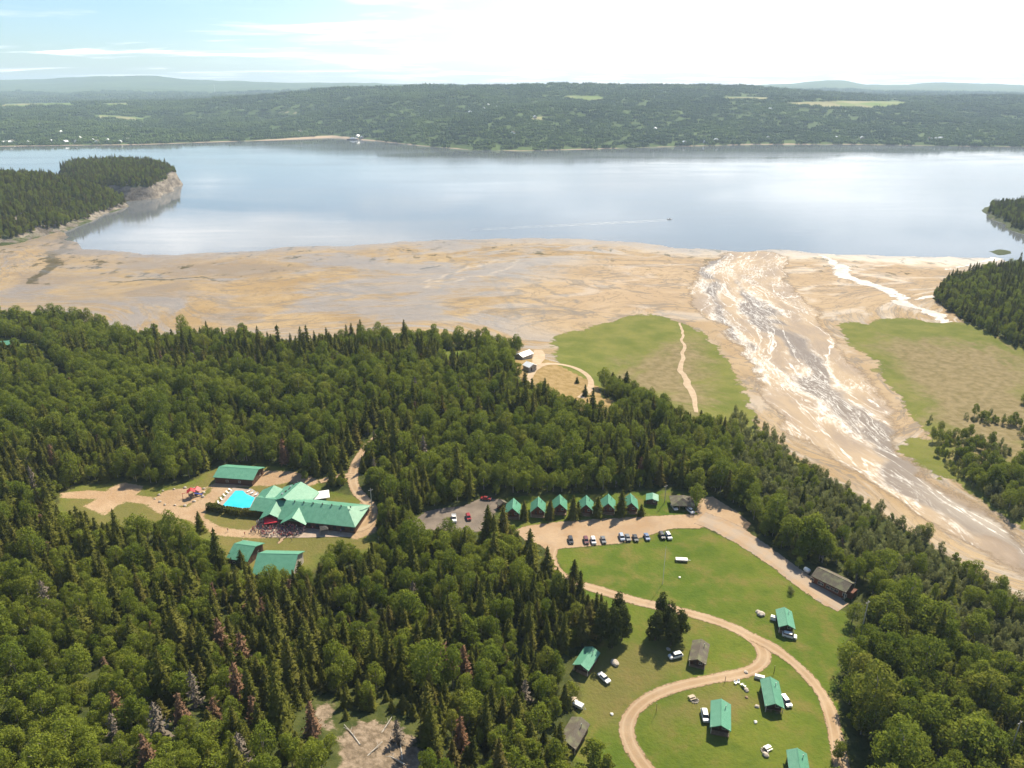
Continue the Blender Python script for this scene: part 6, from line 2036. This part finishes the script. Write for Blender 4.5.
box_trailer('pale flat trailer standing on the upper lawn', 681.5, 561.0, 85, 4.6, 2.0, .5, 'stone')
box_trailer('white storage box behind the middle green cabin', 759.4, 678.6, 70, 2.8, 1.2, 1.0, 'white', 'storage_box', 'box', False)
box_trailer('off-white utility box left of the upper lawn cabin', 773.2, 619.6, 60, 1.8, 1.4, 1.3, 'white', 'storage_box', 'box', False)
box_trailer('pale tarp covered trailer at the wood edge above the mossy cabin', 578.2, 706.8, 55, 3.0, 1.8, .8, 'offwhite')
q = P(806.6, 572.5)
e = tag(empty('gas_tank', q, R(30)), 'whitish round tank at the upper end of the long building', 'tank')
tk = MB().lathe([(.25, -1.3), (.72, -1.05), (.85, -.7), (.85, .7), (.72, 1.05), (.25, 1.3)], 14); tk.xf(Matrix.Translation((0, 0, 1.15)) @ Matrix.Rotation(math.pi / 2, 4, 'X')); tk.build('shell', M['white'], e, True)
for y in (-.7, .7):
    MB().box(-.5, .5, y - .1, y + .1, -.1, .55).build('foot', M['steel'], e)
q = P(798.2, 555.5)
e = tag(empty('barrel', q), 'orange barrel at the edge of the grey road by the trees', 'barrel')
MB().lathe([(.34, 0), (.38, .3), (.36, .32), (.38, .62), (.34, .95)], 14).build('drum', M['orange'], e); MB().lathe([(.35, .951), (.33, .99)], 14).build('lid', M['dark'], e)

# fallen logs on the bare rock
for k, (a, b, yw, L, lb) in enumerate([(352, 735, 40, 8, 'fallen pale log on the left side of the bare rock'), (385, 728, -20, 7, 'fallen pale log across the top of the bare rock'), (400, 745, 15, 9, 'long fallen log down the middle of the bare rock'),
                                       (372, 752, -35, 7, 'fallen log low on the bare rock'), (395, 760, 60, 6, 'short fallen log at the bottom right of the bare rock')]):
    q = P(a, b)
    e = tag(empty('fallen_log', q, R(yw)), lb, 'log')
    MB().tube([(0, -L / 2, .2), (.1, 0, .24), (0, L / 2, .18)], .18, 7, [.2, .16, .08]).build('stem', M['pole_wood'], e)
    MB().tube([(0, L * .1, .25), (.9, L * .2, .7)], .05, 5).tube([(0, L * .25, .22), (-.7, L * .36, .6)], .05, 5).tube([(0, -L * .1, .25), (.6, -L * .02, .9)], .05, 5).build('branch_stub', M['pole_wood'], e)

# motor boat heading the wake
x, y = ray(669.5, 219.4, 0)
e = tag(empty('motor_boat', (x, y, 0), R(-78)), 'small white motor boat at the head of the wake on the bay', 'boat')
MB().hull([(s * 1.1, -3, .9) for s in (-1, 1)] + [(s * 1.25, 0, .95) for s in (-1, 1)] + [(0, 3.6, 1.15)] + [(s * .8, -3, -.3) for s in (-1, 1)] + [(s * .8, .3, -.3) for s in (-1, 1)] + [(0, 2.9, .1)]).build('hull', M['white'], e)
MB().hull([(s * .8, -.8, .9) for s in (-1, 1)] + [(s * .7, -.6, 1.7) for s in (-1, 1)] + [(s * .8, 1.2, .95) for s in (-1, 1)] + [(s * .6, .5, 1.7) for s in (-1, 1)]).build('cabin', M['glass'], e)
MB().box(-.25, .25, -3.5, -3.02, .2, 1.3).build('outboard_motor', M['dark'], e)

# ferry landing and cottages on the far shore
def far_z(x, y):
    u = x / y
    fu = (u - uu[0]) / (uu[1] - uu[0]); iu = int(fu); fu -= iu
    ys = sh_y[iu] * (1 - fu) + sh_y[iu + 1] * fu
    v = min(max((y - ys) / (14500 - ys), 0), 1)
    fv = float(np.interp(v, vv, np.arange(NV))); iv = min(int(fv), NV - 2); fv -= iv
    return (Z[iv, iu] * (1 - fu) + Z[iv, iu + 1] * fu) * (1 - fv) + (Z[iv + 1, iu] * (1 - fu) + Z[iv + 1, iu + 1] * fu) * fv


def far_P(a, b):
    """March along the view line of a photo point until it meets the far hills."""
    y = 2450.0
    aa, bb = (a - 512) / F_PX, (384 - b) / F_PX
    dy, dz = CP + bb * SP, -SP + bb * CP
    while y < 12000:
        k = y / dy
        x, z = aa * k, CAM_Z + dz * k
        if z <= far_z(x, y) + .5: break
        y += 6.0
    return x, y, far_z(x, y)


FH = [(4, 144), (12, 142.5), (9, 143.6), (28, 143.5), (46, 143.4), (52, 142.4), (66, 143), (76, 142.3), (80, 139), (93, 141.5), (97, 142.8), (108, 141.6), (120, 143), (127, 127.5), (129, 141), (141, 128), (128, 136), (40, 125), (60, 133),
      (300, 132.5), (358, 137.5), (362, 138.5), (430, 112), (488, 106), (497, 108), (484, 109), (470, 113), (535, 118), (513, 134), (655, 130), (684, 143.6), (705, 143), (716, 141.5), (768, 139), (822, 139), (836, 139), (862, 139), (930, 140), (936, 139.8), (940, 139.7), (893, 112), (770, 110)]
far_walls = [M['siding'], M['white'], M['offwhite']]
protoH = []
for k in range(3):
    gw = gable_walls(11, 4.4, 4.5, 7.5, -4).mesh('wall', far_walls[k]); gr = roof_solid(12, 5.2, 4.2, 8.0, .3).mesh('roof', [M['pale_roof'], M['dark_roof'], M['white']][k])
    protoH.append((gw, gr))
dm = MB().box(-.6, .6, -5.62, -5.51, 0, 2.4).mesh('door', M['door']); wm = MB().box(1.4, 3, -5.62, -5.51, 1.5, 3).box(-3, -1.4, -5.62, -5.51, 1.5, 3).mesh('window', M['glass'])
for k, (a, b) in enumerate(FH):
    x, y, z = far_P(a, b)
    e = tag(empty('far_cottage', (x, y, z), random.uniform(-.6, .6)), 'tiny pale cottage on the hazy far shore across the bay', 'cottage', 'cottages on the far shore')
    e.scale = (1.25,) * 3
    gw, gr = protoH[k % 3]
    mesh_obj('wall', gw, e); mesh_obj('roof', gr, e); mesh_obj('door', dm, e); mesh_obj('window', wm, e)
x, y, _ = far_P(353, 140)
y -= 14
e = tag(empty('ferry', (x, y, 0), R(80)), 'white ferry moored at the tip of the far beach', 'ferry')
MB().hull([(s * 5, -22, 3) for s in (-1, 1)] + [(s * 5, 14, 3) for s in (-1, 1)] + [(0, 24, 4)] + [(s * 3.5, -20, -1) for s in (-1, 1)] + [(s * 3.5, 12, -1) for s in (-1, 1)] + [(0, 20, 0)]).build('hull', M['dark'], e)
MB().box(-4, 4, -16, 8, 3, 7).box(-3, 3, -8, 2, 7.1, 10).build('superstructure', M['white'], e)
MB().tube([(0, -10, 7), (0, -10, 12)], .8).build('funnel', M['dark'], e)
x, y, z = far_P(215, 92)
e = tag(empty('radio_mast', (x, y, z)), 'thin pale radio mast on the far wooded hill', 'mast')
MB().tube([(0, 0, -2), (0, 0, 90)], 1.4, 6, [1.8, .8]).build('shaft', M['white'], e)
MB().lathe([(1.8, 0), (2.2, 3), (1.8, 6)], 8, (0, 0, 70)).build('drum', M['white'], e)
